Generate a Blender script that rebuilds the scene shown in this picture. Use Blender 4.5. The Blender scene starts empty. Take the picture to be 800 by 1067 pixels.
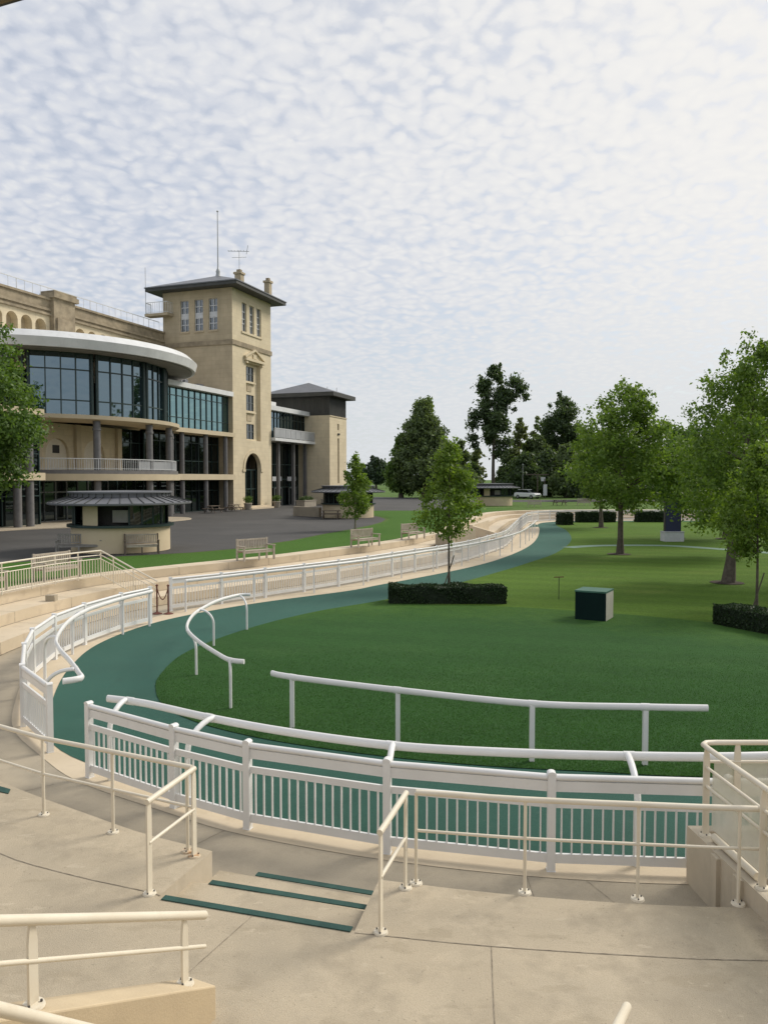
import bpy, bmesh, math, random
import numpy as np
from mathutils import Vector
R = math.radians
S = bpy.context.scene
COL = S.collection
rng = random.Random(7)

# ------------------------------------------------------------------ materials
def new_mat(name):
    m = bpy.data.materials.new(name); m.use_nodes = True
    nt = m.node_tree
    for n in list(nt.nodes): nt.nodes.remove(n)
    out = nt.nodes.new('ShaderNodeOutputMaterial')
    return m, nt, out

def N(nt, kind, **kw):
    n = nt.nodes.new(kind)
    for k, v in kw.items():
        if k in n.inputs.keys(): n.inputs[k].default_value = v
        else: setattr(n, k, v)
    return n

def rgba(c): return (c[0], c[1], c[2], 1)

def mixc(nt, fac, a, b, mode='MIX'):
    n = nt.nodes.new('ShaderNodeMix'); n.data_type = 'RGBA'; n.blend_type = mode
    for sock, v in ((n.inputs[0], fac), (n.inputs[6], a), (n.inputs[7], b)):
        if hasattr(v, 'node'): nt.links.new(v, sock)
        elif isinstance(v, (int, float)): sock.default_value = v
        else: sock.default_value = rgba(v)
    return n.outputs[2]

def ramp(nt, val, a, b, lo=0.0, hi=1.0):
    n = nt.nodes.new('ShaderNodeMapRange'); n.clamp = True
    nt.links.new(val, n.inputs[0])
    n.inputs[1].default_value = a; n.inputs[2].default_value = b
    n.inputs[3].default_value = lo; n.inputs[4].default_value = hi
    return n.outputs[0]

def noise(nt, scale, detail=4, rough=0.55, vec=None, stretch=None):
    if vec is None:
        vec = nt.nodes.new('ShaderNodeNewGeometry').outputs['Position']
    if stretch:
        mp = nt.nodes.new('ShaderNodeMapping'); mp.inputs['Scale'].default_value = stretch
        nt.links.new(vec, mp.inputs[0]); vec = mp.outputs[0]
    n = nt.nodes.new('ShaderNodeTexNoise')
    n.inputs['Scale'].default_value = scale; n.inputs['Detail'].default_value = detail
    n.inputs['Roughness'].default_value = rough
    nt.links.new(vec, n.inputs['Vector'])
    return n.outputs[0]

def surf(name, c1, c2=None, rough=0.7, scale=3.0, lo=0.35, hi=0.65, layers=(), bump=0.0, bscale=60.0, metallic=0.0, spec=0.5, coat=0.0):
    """Principled with two colours mixed by noise; extra layers = (scale, lo, hi, colour, amount, stretch)"""
    m, nt, out = new_mat(name)
    b = N(nt, 'ShaderNodeBsdfPrincipled', Roughness=rough, Metallic=metallic)
    b.inputs['Specular IOR Level'].default_value = spec
    b.inputs['Coat Weight'].default_value = coat
    col = c1
    if c2 is not None:
        col = mixc(nt, ramp(nt, noise(nt, scale), lo, hi), c1, c2)
    for (sc, l, h, c, amt, st) in layers:
        col = mixc(nt, ramp(nt, noise(nt, sc, 5, 0.6, None, st), l, h, 0, amt), col, c)
    if hasattr(col, 'node'): nt.links.new(col, b.inputs['Base Color'])
    else: b.inputs['Base Color'].default_value = rgba(col)
    if bump:
        bp = N(nt, 'ShaderNodeBump', Strength=bump); bp.inputs['Distance'].default_value = 0.02
        nt.links.new(noise(nt, bscale, 6, 0.65), bp.inputs['Height'])
        nt.links.new(bp.outputs[0], b.inputs['Normal'])
    nt.links.new(b.outputs[0], out.inputs[0])
    return m

def glass_mat(name, tint=(0.5, 0.62, 0.66), refl=0.42, dark=(0.008, 0.012, 0.014)):
    m, nt, out = new_mat(name)
    d = N(nt, 'ShaderNodeBsdfDiffuse', Color=rgba(dark))
    g = N(nt, 'ShaderNodeBsdfGlossy', Color=rgba(tint), Roughness=0.02)
    bp = N(nt, 'ShaderNodeBump', Strength=0.02); bp.inputs['Distance'].default_value = 0.05
    nt.links.new(noise(nt, 0.6, 2), bp.inputs['Height']); nt.links.new(bp.outputs[0], g.inputs['Normal'])
    mx = N(nt, 'ShaderNodeMixShader'); mx.inputs[0].default_value = refl
    nt.links.new(d.outputs[0], mx.inputs[1]); nt.links.new(g.outputs[0], mx.inputs[2])
    nt.links.new(mx.outputs[0], out.inputs[0])
    return m

def leaf_mat(name, c1, c2, trans=0.3):
    m, nt, out = new_mat(name)
    geo = nt.nodes.new('ShaderNodeNewGeometry')
    r = geo.outputs['Random Per Island']
    c = mixc(nt, r, c1, c2)
    c = mixc(nt, ramp(nt, noise(nt, 0.9, 3), 0.35, 0.7, 0, 0.5), c, tuple(1.35 * v for v in c2))
    d = N(nt, 'ShaderNodeBsdfPrincipled', Roughness=0.55); d.inputs['Specular IOR Level'].default_value = 0.3
    t = N(nt, 'ShaderNodeBsdfTranslucent')
    nt.links.new(c, d.inputs['Base Color'])
    tc = mixc(nt, 1.0, c, (1.6, 1.7, 0.6), 'MULTIPLY')
    nt.links.new(tc, t.inputs['Color'])
    mx = N(nt, 'ShaderNodeMixShader'); mx.inputs[0].default_value = trans
    nt.links.new(d.outputs[0], mx.inputs[1]); nt.links.new(t.outputs[0], mx.inputs[2])
    nt.links.new(mx.outputs[0], out.inputs[0])
    return m

def stripes_seam(name, c1, rough):
    return surf(name, c1, tuple(v * 1.25 for v in c1), rough, 1.5, spec=0.4)

M = {}
M['concrete'] = surf('concrete', (0.515, 0.438, 0.318), (0.46, 0.39, 0.282), 0.85, 1.3, 0.3, 0.7,
    layers=((0.55, 0.48, 0.70, (0.345, 0.302, 0.23), 0.65, None), (3.2, 0.50, 0.70, (0.33, 0.28, 0.205), 0.6, None), (0.9, 0.49, 0.515, (0.36, 0.305, 0.22), 0.25, (1, 1, 1)), (1.4, 0.58, 0.64, (0.33, 0.275, 0.19), 0.4, (1, 2.5, 1)), (60.0, 0.5, 0.75, (0.31, 0.26, 0.185), 0.55, None), (2.0, 0.64, 0.66, (0.60, 0.52, 0.39), 0.35, (1, 3, 1)), (7.0, 0.70, 0.72, (0.22, 0.18, 0.125), 0.5, None),
            (9.0, 0.62, 0.70, (0.53, 0.46, 0.34), 0.45, None), (26.0, 0.66, 0.70, (0.18, 0.155, 0.115), 0.5, None)), bump=0.45, bscale=110)
M['walk'] = surf('walkway_concrete', (0.43, 0.37, 0.275), (0.365, 0.315, 0.235), 0.85, 1.1, 0.3, 0.7,
    layers=((0.6, 0.48, 0.70, (0.26, 0.23, 0.18), 0.7, None), (2.4, 0.55, 0.72, (0.29, 0.25, 0.185), 0.5, None), (5.0, 0.6, 0.75, (0.44, 0.385, 0.29), 0.4, None), (60.0, 0.5, 0.75, (0.22, 0.19, 0.145), 0.5, None),
            (30.0, 0.66, 0.70, (0.2, 0.175, 0.14), 0.35, None)), bump=0.25, bscale=70)
M['apron'] = surf('apron_concrete', (0.60, 0.505, 0.37), (0.54, 0.45, 0.32), 0.85, 1.0,
    layers=((4.0, 0.6, 0.75, (0.40, 0.32, 0.23), 0.4, None),), bump=0.2)
M['terrace'] = surf('terrace_concrete', (0.63, 0.53, 0.39), (0.56, 0.47, 0.34), 0.85, 0.8,
    layers=((2.0, 0.55, 0.72, (0.42, 0.34, 0.25), 0.5, None), (9.0, 0.6, 0.72, (0.66, 0.54, 0.41), 0.4, None)), bump=0.25)
M['wallconc'] = surf('cast_concrete', (0.56, 0.49, 0.38), (0.49, 0.43, 0.33), 0.85, 2.0,
    layers=((2.2, 0.52, 0.75, (0.30, 0.265, 0.21), 0.6, (1, 1, 0.25)), (14.0, 0.6, 0.7, (0.55, 0.5, 0.42), 0.4, None)), bump=0.2)
M['track'] = surf('track_green', (0.007, 0.050, 0.034), (0.010, 0.062, 0.043), 0.8, 0.5,
    layers=((0.22, 0.45, 0.7, (0.015, 0.076, 0.055), 0.7, None), (1.2, 0.55, 0.7, (0.020, 0.072, 0.051), 0.6, None), (8.0, 0.60, 0.7, (0.036, 0.08, 0.060), 0.5, None), (2.2, 0.60, 0.68, (0.005, 0.036, 0.025), 0.5, (1, .35, 1)), (90.0, 0.5, 0.75, (0.05, 0.14, 0.115), 0.35, None), (3.0, 0.6, 0.75, (0.012, 0.058, 0.046), 0.5, None)), bump=0.35, bscale=180, spec=0.3)
_b = [n for n in M['track'].node_tree.nodes if n.type == 'BSDF_PRINCIPLED'][0]; _b.inputs['Sheen Weight'].default_value = 0.22; _b.inputs['Sheen Roughness'].default_value = 0.35; _b.inputs['Sheen Tint'].default_value = (0.45, 0.95, 0.78, 1)
M['path'] = surf('path_green', (0.17, 0.26, 0.20), (0.14, 0.22, 0.17), 0.9, 2.0, bump=0.3, bscale=100)
M['asphalt'] = surf('asphalt', (0.060, 0.058, 0.056), (0.048, 0.047, 0.046), 0.85, 0.4,
    layers=((0.15, 0.5, 0.65, (0.078, 0.075, 0.072), 0.7, None), (40, 0.55, 0.75, (0.10, 0.096, 0.09), 0.4, None)), bump=0.3, bscale=120)
M['joint'] = surf('joint_dark', (0.15, 0.125, 0.095), (0.36, 0.31, 0.235), 0.9, 9.0)
M['nosing'] = surf('nosing_green', (0.012, 0.055, 0.045), (0.02, 0.075, 0.06), 0.7, 8.0, bump=0.2)
M['white'] = surf('white_paint', (0.78, 0.78, 0.77), (0.73, 0.73, 0.715), 0.35, 2.0,
    layers=((6.0, 0.6, 0.8, (0.62, 0.60, 0.55), 0.35, (1, 1, 0.4)),), spec=0.4)
M['cream'] = surf('cream_paint', (0.74, 0.68, 0.555), (0.69, 0.625, 0.50), 0.4, 3.0,
    layers=((8.0, 0.6, 0.8, (0.58, 0.49, 0.36), 0.4, None),), spec=0.4)
M['rust'] = surf('rusty_plate', (0.62, 0.52, 0.38), (0.42, 0.22, 0.09), 0.7, 14.0, 0.5, 0.66)
M['bolt'] = surf('bolt_steel', (0.06, 0.055, 0.05), None, 0.5)
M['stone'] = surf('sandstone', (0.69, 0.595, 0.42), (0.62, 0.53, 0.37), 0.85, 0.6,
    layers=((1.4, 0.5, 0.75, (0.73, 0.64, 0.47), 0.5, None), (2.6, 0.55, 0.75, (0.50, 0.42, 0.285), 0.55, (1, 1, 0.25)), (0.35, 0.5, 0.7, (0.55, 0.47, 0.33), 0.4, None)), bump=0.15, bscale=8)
M['stone_dark'] = surf('shaded_weathered_stone', (0.50, 0.415, 0.285), (0.42, 0.35, 0.24), 0.85, 0.5,
    layers=((0.9, 0.45, 0.7, (0.33, 0.275, 0.19), 0.5, (1, 1, 0.3)), (5.0, 0.6, 0.75, (0.46, 0.37, 0.24), 0.5, None)), bump=0.15, bscale=8)  # darker sandstone copy; paints the shade on the tower's left face
M['band'] = surf('weathered_cornice', (0.37, 0.305, 0.21), (0.25, 0.205, 0.14), 0.9, 1.5, layers=((0.8, .5, .7, (.15, .125, .09), .6, None),), bump=0.2, bscale=10)
M['slab'] = surf('cream_slab', (0.58, 0.49, 0.34), (0.52, 0.44, 0.30), 0.8, 0.8)
M['roofw'] = surf('white_metal_roof', (0.72, 0.73, 0.73), (0.64, 0.65, 0.65), 0.4, 0.8, layers=((2.5, .5, .75, (.5, .5, .49), .35, (1, 1, .3)),))
M['soffit'] = surf('grey_soffit', (0.30, 0.29, 0.27), (0.25, 0.24, 0.22), 0.7, 1.0)
M['zinc'] = surf('zinc_roof', (0.145, 0.15, 0.165), (0.115, 0.12, 0.13), 0.45, 1.2, spec=0.5)
M['clad'] = surf('dark_cladding', (0.050, 0.052, 0.048), (0.038, 0.040, 0.038), 0.6, 1.0, layers=((3, .5, .7, (.07, .07, .062), .5, (1, 1, .05)),))
M['colgrey'] = surf('grey_column', (0.155, 0.15, 0.15), (0.12, 0.118, 0.118), 0.6, 3.0)
M['frame'] = surf('dark_frame', (0.020, 0.042, 0.040), None, 0.4)
M['frame_grey'] = surf('grey_frame', (0.13, 0.145, 0.145), None, 0.4)
M['glass'] = glass_mat('coated_glass', (0.50, 0.66, 0.76), 0.34, (0.006, 0.014, 0.016))
M['glassteal'] = glass_mat('teal_glass', (0.42, 0.66, 0.70), 0.50, (0.006, 0.02, 0.022))
M['glassdark'] = glass_mat('dark_glass', (0.35, 0.42, 0.42), 0.16, (0.007, 0.009, 0.009))
M['pane'] = glass_mat('window_pane', (0.6, 0.64, 0.66), 0.28, (0.03, 0.035, 0.04))
M['panelgrey'] = surf('grey_panel', (0.40, 0.41, 0.42), (0.34, 0.35, 0.36), 0.3, 1.0)
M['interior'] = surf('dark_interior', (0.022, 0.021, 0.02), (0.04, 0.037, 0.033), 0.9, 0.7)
M['bark'] = surf('bark', (0.075, 0.06, 0.045), (0.12, 0.10, 0.078), 0.9, 6.0, bump=0.6, bscale=25)
M['barkpale'] = surf('pale_bark', (0.30, 0.27, 0.22), (0.22, 0.19, 0.15), 0.9, 8.0, bump=0.4, bscale=25)
M['wood'] = surf('teak_weathered', (0.46, 0.41, 0.34), (0.36, 0.31, 0.25), 0.8, 5.0, layers=((12, .5, .7, (.27, .23, .18), .5, (1, 1, .3)),))
M['wooddark'] = surf('teak_dark', (0.16, 0.125, 0.095), (0.12, 0.092, 0.07), 0.8, 5.0)
M['woodshade'] = surf('teak_shaded', (0.30, 0.285, 0.26), (0.23, 0.215, 0.19), 0.8, 5.0)  # teak with the shade by the kiosk coloured in as grey
M['kioskwall'] = surf('kiosk_wall', (0.62, 0.52, 0.35), (0.57, 0.47, 0.31), 0.8, 1.0)
M['boxgreen'] = surf('box_green', (0.003, 0.014, 0.013), (0.004, 0.018, 0.016), 0.9, 2.0, spec=0.2)
M['boxtop_lit'] = surf('box_top_lit', (0.030, 0.105, 0.070), (0.05, 0.14, 0.10), 0.6, 4.0)  # box green made lighter to paint light on the top
M['boxside_lit'] = surf('box_side_lit', (0.46, 0.45, 0.39), (0.40, 0.39, 0.33), 0.6, 3.0)  # pale tone painting sunlight on the box's right side
M['navy'] = surf('navy_panel', (0.006, 0.011, 0.050), (0.008, 0.014, 0.06), 0.35, 2.0)
M['plinth'] = surf('plinth_grey', (0.60, 0.61, 0.63), (0.52, 0.53, 0.55), 0.7, 2.0)
M['black'] = surf('black_iron', (0.018, 0.018, 0.018), None, 0.5)
M['rope'] = surf('brown_rope', (0.16, 0.06, 0.04), (0.11, 0.04, 0.03), 0.9, 30)
M['soil'] = surf('soil_ring', (0.055, 0.040, 0.026), (0.038, 0.028, 0.018), 1.0, 6.0, bump=0.6, bscale=30)
M['carwhite'] = surf('car_white', (0.75, 0.76, 0.77), None, 0.25, coat=0.6)
M['tyre'] = surf('tyre', (0.02, 0.02, 0.02), None, 0.9)
M['metal'] = surf('galvanised', (0.35, 0.36, 0.36), None, 0.45, metallic=0.6)
M['terracotta'] = surf('planter_stone', (0.34, 0.30, 0.24), (0.28, 0.25, 0.2), 0.9, 3.0)
M['brownroof'] = surf('brown_eave', (0.20, 0.145, 0.085), (0.15, 0.11, 0.065), 0.8, 3.0)
M['steelrail'] = surf('pale_rail', (0.62, 0.63, 0.63), None, 0.4)

def grass_mat(name, ca, cb, cc, stripe=0.0, blend=None):
    m, nt, out = new_mat(name)
    b = N(nt, 'ShaderNodeBsdfPrincipled', Roughness=0.9); b.inputs['Specular IOR Level'].default_value = 0.12
    b.inputs['Sheen Weight'].default_value = 0.025; b.inputs['Sheen Roughness'].default_value = 0.5; b.inputs['Sheen Tint'].default_value = (0.55, 0.9, 0.6, 1)
    c = mixc(nt, ramp(nt, noise(nt, 0.16, 4), 0.38, 0.64), ca, cb)
    c = mixc(nt, ramp(nt, noise(nt, 0.45, 5, 0.6, None, (0.5, 1, 1)), 0.52, 0.72, 0, 0.75), c, cc)
    if stripe:
        pos = nt.nodes.new('ShaderNodeNewGeometry').outputs['Position']
        mp = N(nt, 'ShaderNodeMapping'); mp.inputs['Rotation'].default_value = (0, 0, R(17))
        nt.links.new(pos, mp.inputs[0])
        w = N(nt, 'ShaderNodeTexWave', Scale=0.17, Distortion=0.8); w.bands_direction = 'Y'
        nt.links.new(mp.outputs[0], w.inputs[0])
        c = mixc(nt, ramp(nt, w.outputs[1], 0.3, 0.7, 0, stripe), c, tuple(v * 0.72 for v in ca))
    if blend:       # two seed mixes growing into each other towards the far edge of the turf
        pos = nt.nodes.new('ShaderNodeNewGeometry').outputs['Position']
        mp = N(nt, 'ShaderNodeMapping'); mp.inputs['Location'].default_value = (0, -4.0, 0); nt.links.new(pos, mp.inputs[0])
        sc_ = N(nt, 'ShaderNodeVectorMath'); sc_.operation = 'MULTIPLY'; sc_.inputs[1].default_value = (1.28, 1, 0); nt.links.new(mp.outputs[0], sc_.inputs[0])
        ln_ = N(nt, 'ShaderNodeVectorMath'); ln_.operation = 'LENGTH'; nt.links.new(sc_.outputs[0], ln_.inputs[0])
        ad_ = N(nt, 'ShaderNodeMath'); ad_.operation = 'MULTIPLY_ADD'; nt.links.new(noise(nt, 1.6, 5, .65), ad_.inputs[0]); ad_.inputs[1].default_value = 5.0; nt.links.new(ln_.outputs['Value'], ad_.inputs[2])
        c = mixc(nt, ramp(nt, ad_.outputs[0], 23.2, 27.6), c, mixc(nt, ramp(nt, noise(nt, .45, 4), .4, .62), blend[0], blend[1]))
    n1 = noise(nt, 26.0, 5, 0.7)
    c = mixc(nt, ramp(nt, n1, 0.35, 0.75, 0, 0.7), c, tuple(v * 1.6 for v in cb))
    c = mixc(nt, ramp(nt, noise(nt, 5.0, 6, 0.7), 0.45, 0.75, 0, 0.5), c, tuple(v * 0.6 for v in ca))
    n2 = noise(nt, 75.0, 3, 0.7)
    c = mixc(nt, ramp(nt, n2, 0.5, 0.8, 0, 0.6), c, tuple(v * 0.4 for v in ca))
    nt.links.new(c, b.inputs['Base Color'])
    bp = N(nt, 'ShaderNodeBump', Strength=0.8); bp.inputs['Distance'].default_value = 0.04
    nt.links.new(noise(nt, 45.0, 6, 0.75), bp.inputs['Height']); nt.links.new(bp.outputs[0], b.inputs['Normal'])
    nt.links.new(b.outputs[0], out.inputs[0])
    return m
M['grass'] = grass_mat('lawn_grass', (0.066, 0.128, 0.013), (0.086, 0.156, 0.018), (0.145, 0.172, 0.036), 0.45)
M['turf'] = grass_mat('near_turf', (0.024, 0.074, 0.016), (0.031, 0.090, 0.021), (0.052, 0.114, 0.032), 0.35, blend=((0.060, 0.126, 0.014), (0.076, 0.150, 0.018)))
M['field'] = grass_mat('field_grass', (0.060, 0.115, 0.022), (0.085, 0.14, 0.03), (0.12, 0.15, 0.05))
M['plazagrass'] = grass_mat('plaza_grass', (0.045, 0.112, 0.014), (0.058, 0.130, 0.017), (0.08, 0.14, 0.025))

M['leaf'] = leaf_mat('leaf_plane', (0.066, 0.125, 0.026), (0.165, 0.242, 0.052), 0.36)
M['leafyoung'] = leaf_mat('leaf_young', (0.072, 0.132, 0.022), (0.160, 0.230, 0.046), 0.38)
M['leafdeep'] = leaf_mat('leaf_deep', (0.052, 0.106, 0.028), (0.122, 0.192, 0.048), 0.34)
M['leafdark'] = leaf_mat('leaf_dark', (0.048, 0.076, 0.040), (0.085, 0.125, 0.056), 0.32)
M['leafwood'] = leaf_mat('leaf_wood', (0.080, 0.118, 0.056), (0.140, 0.185, 0.082), 0.34)
M['leafolive'] = leaf_mat('leaf_olive', (0.100, 0.130, 0.056), (0.170, 0.195, 0.085), 0.34)
M['hedge'] = leaf_mat('hedge_leaf', (0.014, 0.030, 0.012), (0.030, 0.056, 0.018), 0.12)
M['leafteal'] = leaf_mat('leaf_far', (0.030, 0.050, 0.030), (0.045, 0.072, 0.04), 0.15)

def add_courses(key, amount, bw=1.1, rh=0.5):
    m = M[key]; nt = m.node_tree
    b = [n for n in nt.nodes if n.type == 'BSDF_PRINCIPLED'][0]; src = b.inputs['Base Color'].links[0].from_socket
    pos = nt.nodes.new('ShaderNodeNewGeometry').outputs['Position']
    sp_ = nt.nodes.new('ShaderNodeSeparateXYZ'); nt.links.new(pos, sp_.inputs[0])
    dt = nt.nodes.new('ShaderNodeVectorMath'); dt.operation = 'DOT_PRODUCT'; nt.links.new(pos, dt.inputs[0])
    a_ = R(19.7); dt.inputs[1].default_value = (math.sin(a_) + math.cos(a_), math.cos(a_) - math.sin(a_), 0)
    cb_ = nt.nodes.new('ShaderNodeCombineXYZ'); nt.links.new(dt.outputs['Value'], cb_.inputs[0]); nt.links.new(sp_.outputs[2], cb_.inputs[1])
    br = nt.nodes.new('ShaderNodeTexBrick'); nt.links.new(cb_.outputs[0], br.inputs['Vector'])
    br.inputs['Scale'].default_value = 1.0; br.inputs['Brick Width'].default_value = bw; br.inputs['Row Height'].default_value = rh; br.inputs['Mortar Size'].default_value = 0.018
    br.inputs['Color1'].default_value = (1.06, 1.05, 1.03, 1); br.inputs['Color2'].default_value = (0.88, 0.87, 0.85, 1); br.inputs['Mortar'].default_value = (0.68, 0.66, 0.62, 1)
    nt.links.new(mixc(nt, amount, src, mixc(nt, 1.0, src, br.outputs['Color'], 'MULTIPLY')), b.inputs['Base Color'])
add_courses('stone', 0.4); add_courses('stone_dark', 0.45)

# clear sheet
def sheet_mat():
    m, nt, out = new_mat('clear_sheet')
    t = N(nt, 'ShaderNodeBsdfTransparent', Color=(0.88, 0.9, 0.86, 1))
    d = N(nt, 'ShaderNodeBsdfPrincipled', Roughness=0.25); d.inputs['Base Color'].default_value = (0.80, 0.77, 0.69, 1)
    mx = N(nt, 'ShaderNodeMixShader'); nt.links.new(ramp(nt, noise(nt, 3.0), 0.3, 0.7, 0.42, 0.58), mx.inputs[0])
    nt.links.new(t.outputs[0], mx.inputs[1]); nt.links.new(d.outputs[0], mx.inputs[2])
    nt.links.new(mx.outputs[0], out.inputs[0]); return m
M['sheet'] = sheet_mat()

# ------------------------------------------------------------------ mesh builder
class MB:
    def __init__(s): s.v = []; s.f = []
    def add(s, vs, fs):
        o = len(s.v); s.v += [tuple(p) for p in vs]; s.f += [tuple(i + o for i in f) for f in fs]; return s
    def quad(s, a, b, c, d): return s.add([a, b, c, d], [(0, 1, 2, 3)])
    def prism(s, poly, z0, z1):
        """poly: list of (x,y); z0/z1 numbers or per-vertex lists"""
        n = len(poly)
        a = sum(poly[i][0] * poly[(i + 1) % n][1] - poly[(i + 1) % n][0] * poly[i][1] for i in range(n))
        if a < 0: poly = poly[::-1]; z0 = z0[::-1] if isinstance(z0, list) else z0; z1 = z1[::-1] if isinstance(z1, list) else z1
        lo = [(p[0], p[1], z0[i] if isinstance(z0, list) else z0) for i, p in enumerate(poly)]
        hi = [(p[0], p[1], z1[i] if isinstance(z1, list) else z1) for i, p in enumerate(poly)]
        fs = [tuple(range(n))[::-1], tuple(range(n, 2 * n))] + [(i, (i + 1) % n, n + (i + 1) % n, n + i) for i in range(n)]
        return s.add(lo + hi, fs)
    def box(s, x0, x1, y0, y1, z0, z1): return s.prism([(x0, y0), (x1, y0), (x1, y1), (x0, y1)], z0, z1)
    def bar(s, a, b, w, h, up=(0, 0, 1)):
        """rectangular bar between two points, w sideways, h along up"""
        a, b, up = Vector(a), Vector(b), Vector(up); d = (b - a)
        if d.length < 1e-6: return s
        d.normalize(); side = d.cross(up)
        if side.length < 1e-5: side = d.cross(Vector((0, 1, 0)))
        side.normalize(); u = side.cross(d).normalized()
        vs = []
        for p in (a, b):
            for (i, j) in ((-1, -1), (1, -1), (1, 1), (-1, 1)): vs.append(p + side * (i * w / 2) + u * (j * h / 2))
        return s.add(vs, [(0, 1, 2, 3)[::-1], (4, 5, 6, 7), (0, 1, 5, 4), (1, 2, 6, 5), (2, 3, 7, 6), (3, 0, 4, 7)])
    def tube(s, pts, r, seg=10, sx=1.0, sz=1.0, closed=False):
        pts = [Vector(p) for p in pts]; n = len(pts); rs = r if isinstance(r, (list, tuple)) else [r] * n
        vs = []; prev = None
        for i, p in enumerate(pts):
            if closed: d = pts[(i + 1) % n] - pts[i - 1]
            else: d = pts[min(i + 1, n - 1)] - pts[max(i - 1, 0)]
            d.normalize()
            if prev is None: prev = Vector((0, 0, 1)) if abs(d.z) < 0.95 else Vector((0, 1, 0))
            up = prev - d * prev.dot(d)
            if up.length < 1e-4: up = Vector((1, 0, 0)) - d * d.x
            up.normalize(); side = d.cross(up).normalized(); prev = up
            for k in range(seg):
                t = 2 * math.pi * k / seg
                vs.append(p + side * (math.cos(t) * rs[i] * sx) + up * (math.sin(t) * rs[i] * sz))
        fs = []
        for i in range(n if closed else n - 1):
            j = (i + 1) % n
            for k in range(seg):
                l = (k + 1) % seg
                fs.append((i * seg + k, i * seg + l, j * seg + l, j * seg + k))
        if not closed: fs += [tuple(range(seg))[::-1], tuple((n - 1) * seg + k for k in range(seg))]
        return s.add(vs, fs)
    def lathe(s, prof, c=(0, 0), seg=32, a0=0.0, a1=2 * math.pi):
        full = abs(a1 - a0 - 2 * math.pi) < 1e-6; n = seg if full else seg + 1; m = len(prof)
        vs = [(c[0] + r * math.cos(a0 + (a1 - a0) * i / seg), c[1] + r * math.sin(a0 + (a1 - a0) * i / seg), z) for i in range(n) for (r, z) in prof]
        fs = []
        for i in range(seg):
            j = (i + 1) % n
            for k in range(m - 1): fs.append((i * m + k, j * m + k, j * m + k + 1, i * m + k + 1))
        return s.add(vs, fs)
    def cyl(s, x, y, z0, z1, r, seg=12, r2=None):
        return s.tube([(x, y, z0), (x, y, z1)], [r, r if r2 is None else r2], seg)
    def build(s, name, mat, parent=None, smooth=None):
        off = Vector((0, 0, 0)); p = parent
        while p is not None: off += p.location; p = p.parent
        me = bpy.data.meshes.new(name)
        me.from_pydata([tuple(Vector(v) - off) for v in s.v], [], s.f); me.update()
        me.materials.append(M[mat] if isinstance(mat, str) else mat)
        if smooth is not None:
            for pl in me.polygons: pl.use_smooth = True
            try: me.set_sharp_from_angle(angle=R(smooth))
            except Exception: pass
        o = bpy.data.objects.new(name, me); COL.objects.link(o); o.parent = parent
        return o

def tag(o, label=None, cat=None, group=None, kind=None):
    if label: o['label'] = label
    if cat: o['category'] = cat
    if group: o['group'] = group
    if kind: o['kind'] = kind
    return o
def struct(o): o['kind'] = 'structure'; return o
def thing(name, loc, label, cat, group=None):
    o = bpy.data.objects.new(name, None); COL.objects.link(o); o.location = loc; o.empty_display_size = 0.2
    return tag(o, label, cat, group)
def kids(o): return [c for c in COL.objects if c.parent == o]
def copy_thing(o, loc, rz=0.0, label=None, parent=None):
    c = o.copy(); COL.objects.link(c); c.parent = parent
    if parent is None:
        c.location = loc; c.rotation_euler = (0, 0, rz)
        if label: c['label'] = label
    for ch in kids(o): copy_thing(ch, None, 0, None, c)
    return c

# ------------------------------------------------------------------ curves
def catmull(pts, step=0.25, closed=False):
    n = len(pts); out = []
    for i in range(n if closed else n - 1):
        p1, p2 = Vector(pts[i]), Vector(pts[(i + 1) % n])
        p0 = Vector(pts[(i - 1) % n]) if (closed or i > 0) else p1 * 2 - p2
        p3 = Vector(pts[(i + 2) % n]) if (closed or i < n - 2) else p2 * 2 - p1
        k = max(2, int((p2 - p1).length / step))
        for j in range(k):
            t = j / k
            out.append(0.5 * ((2 * p1) + (p2 - p0) * t + (2 * p0 - 5 * p1 + 4 * p2 - p3) * t * t + (3 * p1 - p0 - 3 * p2 + p3) * t ** 3))
    if not closed: out.append(Vector(pts[-1]))
    return out
def resample(pts, step, closed=False):
    P_ = [Vector(p) for p in pts] + ([Vector(pts[0])] if closed else [])
    L = [0]
    for a, b in zip(P_, P_[1:]): L.append(L[-1] + (b - a).length)
    n = max(1, round(L[-1] / step)); out = []; j = 0
    for i in range(n if closed else n + 1):
        t = L[-1] * i / n
        while j < len(L) - 2 and L[j + 1] < t: j += 1
        q = (t - L[j]) / max(1e-9, L[j + 1] - L[j]); out.append(P_[j].lerp(P_[j + 1], q))
    return out
def normals(pts, closed):
    n = len(pts); o = []
    for i in range(n):
        a = pts[(i - 1) % n] if closed or i > 0 else pts[i]; b = pts[(i + 1) % n] if closed or i < n - 1 else pts[i]
        d = (b - a).normalized(); o.append(Vector((d.y, -d.x)))
    return o

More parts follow.
